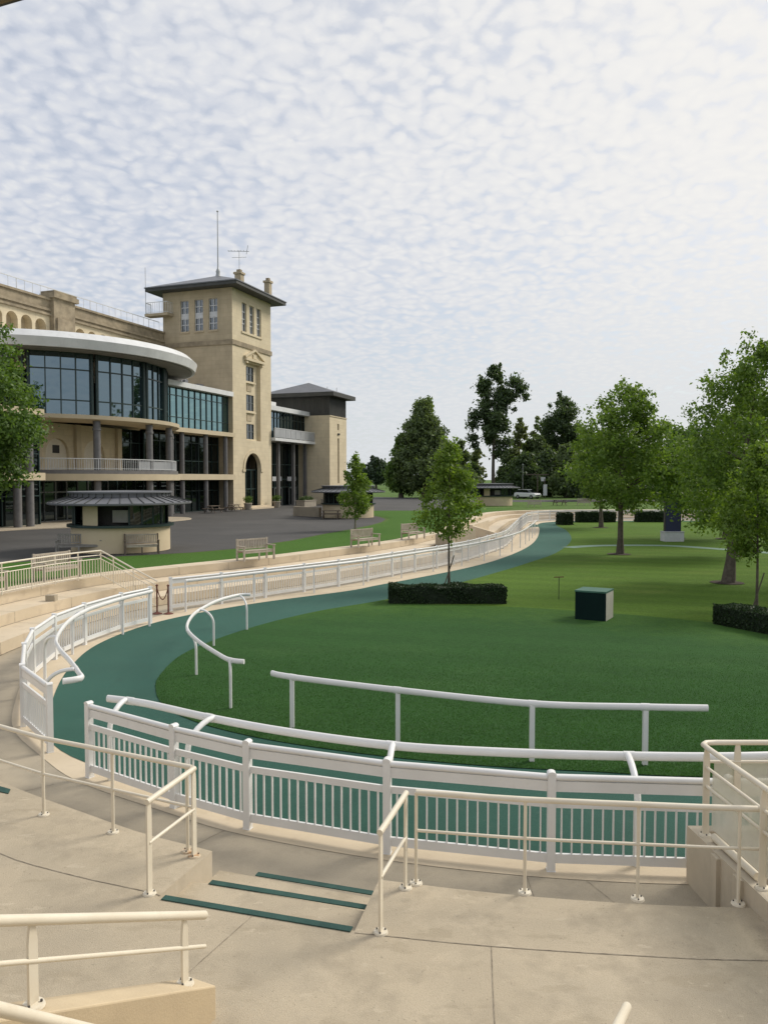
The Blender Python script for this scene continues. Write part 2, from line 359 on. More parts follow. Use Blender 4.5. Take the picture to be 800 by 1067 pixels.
# ring, counter-clockwise (outward normal = right of travel)
LOOP_CTRL = [(-4.6, 11.87), (-2.95, 10.77), (-1.8, 10.1), (0.03, 9.43), (1.97, 9.0), (4.0, 8.85), (7, 9.0), (12, 9.9), (20, 13), (30, 19.5),
    (38, 28), (44, 40), (47, 54), (47, 68), (45, 78), (41, 84.5), (36.5, 86.9), (28, 87.3), (21, 86.6), (16.9, 84.2), (14.6, 79.4), (13.0, 73.1), (10.5, 62.3),
    (8.23, 52.4), (6.62, 48.2), (5.47, 45.2), (4.56, 43.3), (2.65, 39.9), (1.62, 38.5), (0.55, 36.9), (-1.74, 33.5), (-5.54, 29.0),
    (-7.0, 27.0), (-7.75, 24.9), (-8.25, 22.4), (-8.41, 19.73), (-8.11, 17.81), (-7.57, 16.23), (-6.74, 14.35), (-5.65, 12.98)]
LOOP = resample(catmull(LOOP_CTRL, 0.3, True), 0.35, True)
NL = len(LOOP); LN = normals(LOOP, True)
for _ in range(12): LN = [((LN[i - 1] + LN[i] * 2 + LN[(i + 1) % NL])).normalized() for i in range(NL)]
def off(o): return [LOOP[i] + LN[i] * o for i in range(NL)]
def idx(x, y): return min(range(NL), key=lambda i: (LOOP[i].x - x) ** 2 + (LOOP[i].y - y) ** 2)
def rng_idx(a, b):
    r = []; i = a
    while True:
        r.append(i)
        if i == b: break
        i = (i + 1) % NL
    return r

def flat(name, poly, z, mat, kind='structure', down=None):
    """flat sheet polygon, triangulated"""
    bm = bmesh.new(); vs = [bm.verts.new((p[0], p[1], z)) for p in poly]
    f = bm.faces.new(vs)
    if f.normal.z < 0 or sum(poly[i][0] * poly[(i + 1) % len(poly)][1] - poly[(i + 1) % len(poly)][0] * poly[i][1] for i in range(len(poly))) < 0:
        bmesh.ops.reverse_faces(bm, faces=[f])
    bmesh.ops.triangulate(bm, faces=bm.faces[:])
    me = bpy.data.meshes.new(name); bm.to_mesh(me); bm.free(); me.materials.append(M[mat])
    o = bpy.data.objects.new(name, me); COL.objects.link(o)
    if kind: o['kind'] = kind
    return o
def strip(name, A, B, zA, zB, mat, closed=False, mb=None):
    mb2 = mb or MB(); n = len(A)
    vs = [(p[0], p[1], zA) for p in A] + [(p[0], p[1], zB) for p in B]
    fs = [(i, (i + 1) % n, n + (i + 1) % n, n + i) for i in range(n if closed else n - 1)]
    mb2.add(vs, fs)
    if mb: return mb
    o = mb2.build(name, mat); return struct(o)

# ================================================================== SETTING
PZ = 1.0
# ground: one sheet at plaza level with the sunken ring cut out of it
HOLE = 4.5
iL0 = idx(-6.2, 13.6); iR0 = idx(20, 13); near_set = set(rng_idx(iL0, iR0))
inner = [LOOP[i] + LN[i] * (14.0 if i in near_set else HOLE) for i in range(NL)]; cx_, cy_ = 18.0, 46.0
outer = []
for p in inner:
    d = Vector((p.x - cx_, p.y - cy_)).normalized(); outer.append(Vector((cx_, cy_)) + d * 2500)
mid1 = [inner[i].lerp(outer[i], 0.03) for i in range(NL)]; mid2 = [inner[i].lerp(outer[i], 0.2) for i in range(NL)]
g = MB()
strip('', inner, mid1, 0.975, 0.975, None, True, g); strip('', mid1, mid2, 0.975, 0.975, None, True, g); strip('', mid2, outer, 0.975, 0.975, None, True, g)
struct(g.build('ground', 'field'))

# walkway floor inside the ring (one sheet below everything at ring level)
flat('walkway', off(2.2), 0.0, 'walk')
flat('track_apron', off(0.18), 0.006, 'apron')

TO = [(-5.2, 12.75), (-6.1, 13.9), (-7.1, 16.6), (-7.72, 19.0), (-8.0, 21.5), (-7.57, 24.2), (-6.5, 26.45), (-4.5, 29.0), (-1.5, 31.9), (-0.3, 33.6), (1.66, 36.28), (4.29, 40.2), (6.76, 44.9),
      (9.53, 51.98), (11.79, 59.92), (14.16, 70.69), (15.87, 79.74), (18.2, 83.6), (22, 85.4), (30, 86.0), (37, 85.6), (41.5, 82), (45, 74), (46, 62), (45.6, 54), (42.6, 40.6), (37, 29), (29.2, 20.7), (19.5, 14.2), (11.8, 10.9), (7, 10.0), (4.0, 9.3), (1.97, 9.4), (0.1, 9.8), (-1.7, 10.5), (-2.8, 11.1), (-4.35, 12.15)]
TI = [(-4.95, 16.7), (-5.27, 18.13), (-5.23, 20.68), (-4.13, 23.89), (-2.37, 26.83), (0.0, 29.46), (2.92, 33.65), (5.85, 38.7), (7.75, 42.26), (10.83, 48.6), (14.12, 58.51), (16.31, 69.38), (17.28, 78.08), (19.0, 81.9), (23, 83.7), (30, 84.2),
      (36, 83.4), (40, 79.5), (43, 72), (43.6, 62), (43, 54), (40, 42), (34.5, 31), (27.5, 23), (19, 16.8), (12, 13.2), (6, 11.9), (3, 12.1), (1.0, 12.45), (-0.74, 13.0), (-2.3, 13.7), (-3.6, 14.6), (-4.45, 15.6)]
TOc = catmull(TO, 0.4, True); TIc = catmull(TI, 0.4, True)
flat('track', [(p.x, p.y) for p in TOc], 0.012, 'track')
flat('lawn', [(p.x, p.y) for p in TIc], 0.020, 'grass')
# darker near turf: part of the lawn loop up to the far boundary
iA = min(range(len(TIc)), key=lambda i: (TIc[i].x - 0.0) ** 2 + (TIc[i].y - 29.46) ** 2)
iB = min(range(len(TIc)), key=lambda i: (TIc[i].x - 19) ** 2 + (TIc[i].y - 16.8) ** 2)
edge = [p for p in catmull([(0.0, 29.46), (0.3, 28.7), (1.42, 28.4), (3.5, 28.1), (5.47, 27.5), (8.16, 26.3), (10.35, 24.9), (13.5, 22.3), (17, 18.8), (19, 16.8)], 0.4)]
lowpart = TIc[iB:] + TIc[:iA + 1] if iB > iA else TIc[iB:iA + 1]
flat('near_lawn', [(p.x, p.y) for p in lowpart] + [(p.x, p.y) for p in edge[1:-1]], 0.026, 'turf')
# narrow green path across the lawn
pc = catmull([(12.3, 52.0), (13.5, 52.9), (15.56, 53.7), (19.5, 53.5), (22, 51.0), (23.8, 48.6), (27, 43), (33, 32)], 0.5); pn = normals(pc, False)
strip('path', [p - n * 0.55 for p, n in zip(pc, pn)], [p + n * 0.55 for p, n in zip(pc, pn)], 0.026, 0.026, 'path')
# the track spur at the far bend
flat('track_spur', [(13.6, 73.5), (14.9, 75.0), (15.4, 78), (15.3, 80.5), (14.9, 79.2), (14.2, 76.2)], 0.016, 'track')

# stepped terraces round the far and left side
i0 = idx(20, 13); i1 = idx(-6.2, 13.6)
arc = rng_idx(i0, i1)
tr = MB()
lv = [(1.65, 0.0, 0.333), (2.85, 0.333, 0.667), (4.05, 0.667, 1.0)]
offs = {o: off(o) for o in (1.65, 2.85, 4.05, 5.0)}
for k, (o, zl, zh) in enumerate(lv):
    A = [offs[o][i] for i in arc]; nxt = offs[lv[k + 1][0] if k < 2 else 5.0]; B = [nxt[i] for i in arc]
    strip('', A, A, zl, zh, None, False, tr); strip('', A, B, zh, zh, None, False, tr)
e = arc[-1]
for k, (o, zl, zh) in enumerate(lv):
    nx = lv[k + 1][0] if k < 2 else 5.0
    tr.quad((*offs[o][e], 0), (*offs[nx][e], 0), (*offs[nx][e], zh), (*offs[o][e], zh))
tso = struct(tr.build('terrace_steps', 'terrace'))
for o, zl in ((1.65, 0.006), (2.85, 0.333), (4.05, 0.667)):
    A = [off(o - 0.002)[i] for i in arc]; B = [off(o - 0.035)[i] for i in arc]
    jm = MB(); strip('', B, A, zl + 0.005, zl + 0.005, None, False, jm); jm.build('base_joint', 'joint', tso)
jm = MB()
for k_ in range(0, len(arc), 7):
    for (o, zl, zh) in lv:
        p, n = LOOP[arc[k_]] + LN[arc[k_]] * (o - 0.003), LN[arc[k_]]; t_ = Vector((-n.y, n.x)) * 0.008
        jm.quad((*(p - t_), zl + .01), (*(p + t_), zl + .01), (*(p + t_), zh), (*(p - t_), zh))
        q_ = LOOP[arc[k_]] + LN[arc[k_]] * (o + 1.15); jm.quad((*(p - t_), zh + .004), (*(p + t_), zh + .004), (*(q_ + t_), zh + .004), (*(q_ - t_), zh + .004))
jm.build('panel_joints', 'joint', tso)

# plaza asphalt, lawn strip
U = Vector((math.sin(R(19.7)), math.cos(R(19.7)))); NV = Vector((U.y, -U.x)); P0 = Vector((-17.6, 91.0))
def fw(s, n, z=None):
    p = P0 + U * s + NV * n
    return (p.x, p.y) if z is None else (p.x, p.y, z)
go = off(4.6)
ga = rng_idx(idx(14.6, 79.4), idx(-8.25, 22.4))
grass_edge = [(-21, 24.0), (-16.5, 33.2), (-13, 35.9), (-11.04, 37.13), (-9.44, 38.2), (-7.6, 40.2), (-5.2, 46.0), (-3.6, 51.8), (-2.2, 56.0), (-0.7, 61.5), (0.15, 66.0), (0.45, 70.5), (-0.2, 75.0), (-1.5, 79), (-1.6, 84), (-1.0, 89.0), (4.4, 89.3), (9, 92), (12.5, 98), (16.0, 96.0)]
ge = catmull(grass_edge, 0.8)
flat('lawn_strip', [(go[i].x, go[i].y) for i in ga] + [(p.x, p.y) for p in ge], 0.99, 'plazagrass')
flat('plaza', [(-60, 10), (-20.8, 22.5), (-16.2, 33.4), (-13, 36.2), (-11.04, 37.43), (-9.6, 38.4), (-7.9, 40.4), (-5.5, 46.0), (-3.9, 51.8), (-2.5, 56.0), (-1.0, 61.5), (-0.15, 66.0), (0.15, 70.5), (-0.5, 75.0), (-1.8, 79), (-1.9, 84), (-1.2, 89.4), (4.4, 89.7), (8.8, 92.4),
     (9.5, 112), (11, 138), (4, 152), (-3, 158), (-20, 170), (-75, 150), (-90, 40)], 0.982, 'asphalt')
flat('far_road', [(9.2, 122), (60, 126), (90, 150), (90, 160), (60, 140), (9.5, 133)], 0.986, 'asphalt')
# pavement along the bow front
kb = catmull([fw(-48, 3.5), fw(-40, 3.6), fw(-36.2, 4.2), fw(-32.5, 6.2), fw(-28.5, 7.5), fw(-24.1, 7.8), fw(-20.1, 7.4), fw(-17.6, 5.6), fw(-17.0, 3.5), fw(-17.6, 1.6)], 0.4)
flat('pavement', [(p.x, p.y) for p in kb] + [fw(-17.6, -4), fw(-48, -4)], 1.03, 'walk')
pm = MB()
for a, b in zip(kb, kb[1:]): pm.quad((a.x, a.y, 0.97), (b.x, b.y, 0.97), (b.x, b.y, 1.03), (a.x, a.y, 1.03))
struct(pm.build('kerb', 'apron'))

# near terrace slab (z 0.45) with the stair notch, and the grandstand steps rising behind it
SZ = 0.45
iL = i1; iR = idx(20, 13)
front = [off(1.45)[i] for i in rng_idx(iL, iR)]
# measured front edge is a little closer near the middle
backA = [off(5.2)[i] for i in rng_idx(iL, iR)]
NLc = [(-1.93, 8.56), (-2.26, 7.60)]      # notch left wall
NRc = [(-0.05, 7.94), (-0.27, 7.02)]      # notch right wall
pl = [p for p in front if p.x < -1.95] + [Vector(p) for p in (NLc[0], NLc[1], NRc[1], NRc[0])] + [p for p in front if p.x > 0.0]
poly = [(p.x, p.y) for p in pl] + [(p.x, p.y) for p in backA[::-1]]
slab = flat('near_terrace', poly, SZ, 'concrete')
sk = MB()
for a, b in zip(pl, pl[1:]): sk.quad((a.x, a.y, 0), (b.x, b.y, 0), (b.x, b.y, SZ), (a.x, a.y, SZ))
sko = sk.build('riser', 'wallconc', slab)
# steps in the notch
def lerp2(a, b, t): return (a[0] + (b[0] - a[0]) * t, a[1] + (b[1] - a[1]) * t)
steps = MB()
def notch(t): return lerp2(NLc[1], NLc[0], t), lerp2(NRc[1], NRc[0], t)
ts = [0.0, 0.62, 1.16]
for k, zz in enumerate((0.30, 0.15)):
    a, b = notch(ts[k]); c, d = notch(ts[k + 1])
    steps.prism([a, b, d, c], 0.0, zz)
sto = struct(steps.build('stair_flight', 'concrete'))
for (a, b, z) in (((-2.2, 7.58), (-0.30, 7.03), SZ), ((-1.86, 8.16), (0.02, 7.61), 0.30), ((-1.44, 8.62), (-0.02, 8.18), 0.15)):
    a, b = Vector((*a, z + 0.003)), Vector((*b, z + 0.003)); d = (b - a).normalized(); n = Vector((-d.y, d.x, 0))
    m = MB(); w = 0.040
    m.prism([(a + n * w)[:2], (a - n * w)[:2], (b - n * w)[:2], (b + n * w)[:2]], z + 0.002, z + 0.012)
    m.build('nosing', 'nosing', sto)
m = MB(); m.prism([(-5.28, 10.42), (-5.02, 10.28), (-4.98, 10.14), (-5.3, 10.28)], SZ + 0.002, SZ + 0.012); m.build('nosing', 'nosing', sto)
# joints
def joint(pts, z, w=0.014, parent=None):
    c = catmull(pts, 0.25); n = normals(c, False); m = MB()
    strip('', [p - q * w / 2 for p, q in zip(c, n)], [p + q * w / 2 for p, q in zip(c, n)], z, z, None, False, m)
    return m.build('expansion_joint', 'joint', parent)
joint([(-5.2, 9.3), (-4.28, 8.5), (-3.3, 8.03), (-2.46, 7.72), (-2.24, 7.62)], SZ + 0.004, 0.011, slab)
joint([(-0.27, 6.985), (0.86, 6.79), (2.1, 6.65), (3.32, 6.57), (5.5, 6.6), (9, 7)], SZ + 0.004, 0.011, slab)
joint([(0.96, 6.78), (0.86, 5.9), (0.76, 4.8)], SZ + 0.004, 0.008, slab)
joint([(-1.25, 7.28), (-1.75, 6.2), (-2.1, 5.4)], SZ + 0.004, 0.007, slab)
jw = joint([(1.66, 8.9), (1.66, 8.4), (1.66, 7.7)], 0.004, 0.008); struct(jw)
struct(joint([(2.3, 8.85), (2.75, 7.7)], 0.004, 0.007)); struct(joint([(-2.1, 10.05), (-2.7, 9.2)], 0.004, 0.008)); struct(joint([(-5.0, 11.6), (-6.2, 10.6)], 0.004, 0.008))
st = MB(); zs = [1.05, 1.45, 1.85, 2.25, 2.65, 3.0]; os_ = [5.15, 5.8, 6.45, 7.1, 7.75, 8.4, 14.2]
z_prev = SZ
rI = rng_idx(iL, iR)
for k, z in enumerate(zs):
    A = [off(os_[k])[i] for i in rI]; B = [off(os_[k + 1])[i] for i in rI]
    strip('', A, A, z_prev, z, None, False, st); strip('', A, B, z, z, None, False, st); z_prev = z
struct(st.build('grandstand_terrace', 'concrete'))

# ================================================================== RING FENCES
def fence_span(root, a, b, first, last, hgt=1.2):
    """posts at a (and b when last), rails and balusters between"""
    d = Vector((b[0] - a[0], b[1] - a[1], 0)); L = d.length; d.normalize()
    yaw = math.atan2(d.y, d.x)
    def post(p):
        m = MB(); c, s = math.cos(yaw), math.sin(yaw); w = 0.047
        q = lambda u, v: (p[0] + u * c - v * s, p[1] + u * s + v * c)
        sq = [(-1, -1), (1, -1), (1, 1), (-1, 1)]
        m.prism([q(u * w, v * w) for u, v in sq], 0.0, 1.165)
        # rounded cap across
        prof = [(math.cos(t) * w * 1.12, 1.165 + math.sin(t) * 0.035) for t in [math.pi * i / 6 for i in range(7)]]
        vs = [(*q(u, -w * 1.1), z) for u, z in prof] + [(*q(u, w * 1.1), z) for u, z in prof]
        fs = [(i, i + 1, 8 + i, 7 + i) for i in range(6)] + [tuple(range(7))[::-1], tuple(range(7, 14)), (0, 7, 13, 6)]
        m.add(vs, fs)
        m.prism([q(u * w * 1.12, v * w * 1.12) for u, v in sq], 0.0, 0.012)
        m.build('post', 'white', root, 40)
    post(a)
    if last: post(b)
    A = Vector((a[0], a[1], 0)); B = Vector((b[0], b[1], 0)); e = 0.045
    A2, B2 = A + d * e, B - d * e
    def at(p, z): return (p.x, p.y, z)
    m = MB(); m.tube([at(A2, 1.125), at(B2, 1.125)], 0.042, 10, 1.0, 0.9); m.bar(at(A2, 1.02), at(B2, 1.02), 0.04, 0.125)
    m.build('top_rail', 'white', root, 40)
    m = MB(); m.bar(at(A2, 0.805), at(B2, 0.805), 0.035, 0.085); m.build('middle_rail', 'white', root)
    m = MB(); m.bar(at(A2, 0.155), at(B2, 0.155), 0.035, 0.11); m.build('bottom_rail', 'white', root)
    n = max(2, round(L / 0.122)); m = MB()
    for i in range(1, n):
        p = A.lerp(B, i / n); m.bar((p.x, p.y, 0.2), (p.x, p.y, 0.77), 0.026, 0.018, d)
    m.build('balusters', 'white', root)
def fence(root, pts, doors=()):
    for i in range(len(pts) - 1): fence_span(root, pts[i], pts[i + 1], i == 0, i == len(pts) - 2)

f1 = thing('picket_fence', (0, 9.4, 0), 'white picket fence on the near side of the green track, behind the steps', 'fence', 'ring fences')
fence(f1, [(-4.56, 11.87), (-2.95, 10.77), (-1.80, 10.10), (0.04, 9.43), (1.97, 9.0), (4.0, 8.85), (6.0, 8.92), (8.0, 9.15), (10, 9.5), (12, 9.9)])
f2 = thing('picket_fence', (-8.3, 20, 0), 'short curved white picket fence bending round the left end of the track', 'fence', 'ring fences')
fence(f2, [(-5.65, 12.98), (-6.74, 14.35), (-7.57, 16.23), (-8.13, 17.85), (-8.43, 19.75), (-8.34, 21.5), (-7.97, 23.44), (-7.48, 24.71)])
f3 = thing('picket_fence', (0, 36, 0), 'long white picket fence running away from the rope gap to the far bend', 'fence', 'ring fences')
far = resample([Vector(p) for p in [(-7.47, 27.1), (-6.87, 27.7)]] + [LOOP[i] for i in []] + catmull([(-5.54, 29.0), (-1.74, 33.5), (0.55, 36.9), (1.62, 38.5), (2.65, 39.9), (4.56, 43.3), (5.47, 45.2), (6.62, 48.2), (8.23, 52.4), (10.5, 62.3), (13.0, 73.1), (14.6, 79.4)], 0.3), 2.05)
fence(f3, [(p.x, p.y) for p in far])
f4 = thing('picket_fence', (26, 87, 0), 'white picket fence crossing the far end of the ring behind the hedges', 'fence', 'ring fences')
far2 = resample(catmull([(14.75, 80.2), (16.9, 84.2), (21, 86.6), (28, 87.3), (36.5, 86.9), (41, 84.5), (45, 78)], 0.3), 2.05)
fence(f4, [(p.x, p.y) for p in far2])

# running rails: an oval rail on gooseneck posts
def running_rail(name, label, pts, posts, z=1.1, r=0.062, goose=0.0, pr=0.045, sz=1.15, sx=0.8, end_drop=False):
    c = pts[len(pts) // 2]
    root = thing(name, (c[0], c[1], 0), label, 'running rail', 'white running rails')
    cur = catmull(pts, 0.2)
    m = MB(); m.tube([(p.x, p.y, z) for p in cur], r, 14, sx, sz)
    m.build('rail', 'white', root, 50)
    for (x, y, gx, gy) in posts:
        tx, ty = (gx, gy) if goose else (x, y)
        j_ = min(range(1, len(cur) - 1), key=lambda i: (cur[i].x - tx) ** 2 + (cur[i].y - ty) ** 2); d_ = (cur[j_ + 1] - cur[j_ - 1]).normalized() * .07
        m = MB(); m.tube([(*(cur[j_] - d_), z), (*(cur[j_] + d_), z)], r * 1.09, 14, sx, sz); m.build('sleeve', 'white', root, 40)
        m = MB()
        if goose:
            dx, dy = gx - x, gy - y
            path = [(x, y, 0), (x, y, z - 0.34)]
            for t in range(1, 8):
                a = t / 7 * math.pi / 2
                path.append((x + dx * (1 - math.cos(a)), y + dy * (1 - math.cos(a)), z - 0.34 + (0.34 + r * sz * 0.4) * math.sin(a)))
            m.tube(path, pr, 10)
        else:
            m.box(x - pr, x + pr, y - pr * 0.8, y + pr * 0.8, 0, z - r * 0.5)
        m.build('post', 'white', root, 40)
    return root
running_rail('running_rail', 'white rail on gooseneck posts leaning over the near edge of the track', [(-4.44, 12.36), (-3.77, 12.09), (-2.58, 11.35), (-1.34, 10.7), (0.1, 10.15), (1.49, 9.9), (3.12, 9.76), (4.91, 9.76), (8, 10.1), (12, 10.9)],
    [(-4.2, 11.75, -4.1, 12.2), (-2.78, 10.85, -2.5, 11.3), (0.05, 9.62, 0.12, 10.15), (3.02, 9.1, 3.1, 9.76), (5.6, 9.1, 5.7, 9.8), (8.6, 9.5, 8.5, 10.15)], 1.1, 0.051, 1.0, 0.042)
running_rail('running_rail', 'curled white rail end hooked over the track at the left bend', [(-5.60, 13.42), (-5.36, 13.62), (-5.50, 13.92), (-6.08, 14.93), (-6.75, 16.03), (-7.26, 17.11), (-7.80, 19.07), (-7.98, 20.6), (-7.92, 21.6), (-7.68, 23.0), (-7.28, 24.3)],
    [(-6.25, 14.2, -5.72, 14.2), (-7.75, 17.6, -7.25, 17.1), (-8.2, 20.3, -7.97, 20.3), (-7.75, 22.9, -7.7, 22.9), (-7.35, 24.2, -7.30, 24.2)], 1.1, 0.049, 1.0, 0.036)
railfar = catmull([(-6.9, 26.9), (-5.1, 28.9), (-1.6, 32.7), (0.75, 36.0), (1.9, 37.8), (4.0, 40.9), (6.3, 45.0), (9.0, 51.6), (11.3, 59.6), (13.1, 66.5)], 0.3)
fp = resample(railfar, 3.0)
running_rail('running_rail', 'long white rail on thin posts running along the far left fence', [(p.x, p.y) for p in fp], [(p.x, p.y, 0, 0) for p in fp[:-1]], 1.08, 0.05, 0.0, 0.03)
running_rail('running_rail', 'straight white rail on square posts standing on the near lawn', [(-2.11, 14.5), (-1.68, 14.2), (0.23, 13.33), (2.42, 12.51), (4.19, 12.33), (5.17, 12.27)],
    [(-1.7, 14.22, 0, 0), (0.24, 13.34, 0, 0), (2.41, 12.5, 0, 0), (4.2, 12.34, 0, 0)], 0.97, 0.049, 0.0, 0.04)
running_rail('running_rail', 'short S curved white rail on the left edge of the lawn', [(-4.22, 24.45), (-4.56, 24.37), (-4.95, 23.41), (-5.11, 22.16), (-5.13, 20.74), (-4.84, 18.97), (-4.26, 17.54), (-3.45, 16.07), (-3.10, 15.55), (-2.80, 15.42)],
    [(-4.19, 23.6, -4.45, 24.0), (-4.70, 21.3, -5.10, 21.5), (-4.41, 18.1, -4.72, 18.5), (-3.08, 15.45, -3.13, 15.6)], 0.97, 0.045, 1.0, 0.03)

# rope barrier in the fence gap
rb = thing('rope_barrier', (-7.6, 26.5, 0), 'two dark stanchions with a brown rope closing the gap in the fence', 'barrier')
for (x, y) in ((-7.78, 26.5), (-7.38, 26.45)):
    m = MB(); m.lathe([(0.0, 0.0), (0.17, 0.0), (0.17, 0.02), (0.05, 0.06), (0.028, 0.08), (0.028, 0.95), (0.045, 0.97), (0.045, 1.0), (0.0, 1.03)], (x, y), 14)
    m.build('stanchion', 'rope', rb, 40)
m = MB(); m.tube([(-7.78 + 0.4 * t, 26.5 - 0.05 * t, 0.92 - 0.42 * (1 - (2 * t - 1) ** 2)) for t in [i / 12 for i in range(13)]], 0.018, 8); m.build('rope', 'rope', rb, 60)

# ================================================================== CREAM RAILINGS
def tube_rail(root, pts, r=0.03, name='top_rail', mat='cream', seg=12):
    m = MB(); m.tube(pts, r, seg); return m.build(name, mat, root, 50)
def rod_post(root, x, y, z0, z1, r=0.017, plate='cream'):
    m = MB(); m.cyl(x, y, z0, z1, r, 10); p = m.build('post', 'cream', root, 40)
    m = MB(); m.lathe([(0, z0 + 0.022), (0.062, z0 + 0.018), (0.069, z0 + 0.001)], (x, y), 18)
    m.build('base_plate', plate, p, 40)
    m = MB()
    for a in (0.4, 2.5, 4.6): m.cyl(x + 0.045 * math.cos(a), y + 0.045 * math.sin(a), z0 + 0.015, z0 + 0.030, 0.008, 6)
    m.build('bolt', 'bolt', p)
def flat_post(root, x, y, z0, z1, dirv, w=0.075, t=0.02, plate='cream'):
    """flat bar post, pointed at the top, wide along dirv"""
    d = Vector((dirv[0], dirv[1])).normalized(); n = Vector((-d.y, d.x)); m = MB()
    prof = [(-w / 2, z0), (w / 2, z0), (w / 2, z1 - 0.11), (w * 0.40, z1 - 0.05), (w * .28, z1), (-w * .28, z1), (-w * 0.40, z1 - 0.05), (-w / 2, z1 - 0.11)]
    vs = [(x + d.x * u + n.x * sgn * t / 2, y + d.y * u + n.y * sgn * t / 2, z) for sgn in (-1, 1) for u, z in prof]
    k = len(prof); m.add(vs, [tuple(range(k)), tuple(range(k, 2 * k))[::-1]] + [(i, k + i, k + (i + 1) % k, (i + 1) % k) for i in range(k)])
    p = m.build('post', 'cream', root)
    m = MB(); m.lathe([(0, z0 + 0.022), (0.062, z0 + 0.018), (0.069, z0 + 0.001)], (x, y), 18); m.build('base_plate', plate, p, 40)
    m = MB()
    for a in (0.4, 2.5, 4.6): m.cyl(x + 0.045 * math.cos(a), y + 0.045 * math.sin(a), z0 + 0.015, z0 + 0.031, 0.008, 6)
    m.build('bolt', 'bolt', p)

zt = 1.42
ra = thing('guard_railing', (-3.2, 9.0, SZ), 'cream tube railing on the near terrace left of the steps', 'railing', 'cream railings on the near terrace')
LA = [(-6.3, 10.75), (-5.02, 9.98), (-4.23, 9.50), (-3.20, 9.02), (-2.14, 8.52)]
tube_rail(ra, [(x, y, zt) for x, y in LA], 0.028)
tube_rail(ra, [(x, y, SZ + 0.52) for x, y in LA], 0.017, 'middle_rail')
for (x, y) in (LA[0], LA[2], LA[3], (-2.2, 8.55)): rod_post(ra, x, y, SZ, zt, 0.02, 'rust' if x > -2.3 else 'cream')
rb1 = thing('stair_handrail', (-2.2, 8.0, SZ), 'short cream handrail on flat posts left of the green edged steps', 'handrail', 'cream handrails beside the steps')
a, b = Vector((-2.36, 7.66)), Vector((-2.10, 8.44)); d = (b - a).normalized()
tube_rail(rb1, [(*(a - d * 0.03), zt - 0.02), (*(b + d * 0.02), zt + 0.012)], 0.03)
tube_rail(rb1, [(*a, SZ + 0.52), (*b, SZ + 0.53)], 0.018, 'middle_rail')
flat_post(rb1, a.x, a.y, SZ, zt - 0.03, d); flat_post(rb1, b.x, b.y, SZ, zt, d, plate='rust')
rc = thing('stair_handrail', (0.1, 7.4, SZ), 'short cream handrail on flat posts right of the green edged steps', 'handrail', 'cream handrails beside the steps')
a, b = Vector((-0.03, 6.99)), Vector((0.22, 7.77)); d = (b - a).normalized()
tube_rail(rc, [(*(a - d * 0.03), zt - 0.02), (*(b + d * 0.02), zt + 0.012)], 0.03)
tube_rail(rc, [(*a, SZ + 0.52), (*b, SZ + 0.53)], 0.018, 'middle_rail')
flat_post(rc, a.x, a.y, SZ, zt - 0.03, d); flat_post(rc, b.x, b.y, SZ, zt, d)
rd = thing('guard_railing', (2, 7.6, SZ), 'cream tube railing on the near terrace right of the steps', 'railing', 'cream railings on the near terrace')
LD = [(0.33, 7.86), (1.42, 7.68), (2.52, 7.56), (3.48, 7.47), (4.6, 7.42), (6.5, 7.5), (8.5, 7.7)]
tube_rail(rd, [(p.x, p.y, zt - 0.01) for p in catmull(LD, 0.3)], 0.029)
tube_rail(rd, [(p.x, p.y, SZ + 0.56) for p in catmull(LD, 0.3)], 0.016, 'middle_rail')
for (x, y) in LD: rod_post(rd, x, y, SZ, zt - 0.01, 0.017)

# stair stringer wall with its low handrail, lower left
W0, W1 = Vector((-1.30, 5.86)), Vector((-2.78, 2.70)); wd = (W1 - W0).normalized(); wn = Vector((wd.y, -wd.x))
if wn.x > 0: wn = -wn
def ztop(p): return 0.705 + (W0 - Vector(p)).length * 0.505
sw = thing('stair_wall', (-1.6, 5.8, SZ), 'sloping cream concrete stair wall at the lower left', 'wall')
m = MB(); th = 0.24
c0, c1, c2, c3 = W0, W1, W1 + wn * th, W0 + wn * th
m.prism([tuple(c0), tuple(c1), tuple(c2), tuple(c3)], 0.4, [ztop(W0), ztop(W1), ztop(W1), ztop(W0)])
wo_ = m.build('wall', surf('stair_wall_paint', (0.58, 0.47, 0.31), (0.52, 0.42, 0.28), 0.8, 2.0, layers=((1.5, .5, .75, (.42, .34, .23), .5, (1, 1, .4)),), bump=.2), sw)
bv_ = wo_.modifiers.new('bevel', 'BEVEL'); bv_.width = 0.012; bv_.segments = 2
hr = thing('stair_handrail', (-1.6, 5.8, 0.9), 'low thick cream handrail on top of the sloping stair wall at lower left', 'handrail')
def wpt(t, side=0.5): return W0 + wd * t + wn * th * side
for t in (0.22, 1.58, 2.8):
    p = wpt(t); z0 = 0.705 + t * 0.505
    flat_post(hr, p.x, p.y, z0, z0 + 0.50, wd, 0.065, 0.02)
mm = MB()
pa, pb = wpt(-0.02), wpt(3.5)
tube_rail(hr, [(pa.x, pa.y, 0.705 + 0.0 + 0.52), (pb.x, pb.y, 0.705 + 3.5 * 0.505 + 0.52)], 0.033)
tube_rail(hr, [(pa.x, pa.y, 0.705 + 0.27), (pb.x, pb.y, 0.705 + 3.5 * 0.505 + 0.27)], 0.016, 'middle_rail')
h2 = thing('stair_handrail', (-1.75, 4.0, 1.4), 'end of a thick cream handrail in the bottom left corner', 'handrail')
tube_rail(h2, [(-1.85, 2.75, 2.80), (-1.74, 3.2, 2.41), (-1.50, 4.2, 1.53), (-1.42, 4.52, 1.27), (-1.42, 4.56, 1.2), (-1.42, 4.56, 0.45)], 0.03)
h3 = thing('stair_handrail', (1.5, 4.8, SZ), 'tip of a cream handrail poking up at the bottom edge', 'handrail')
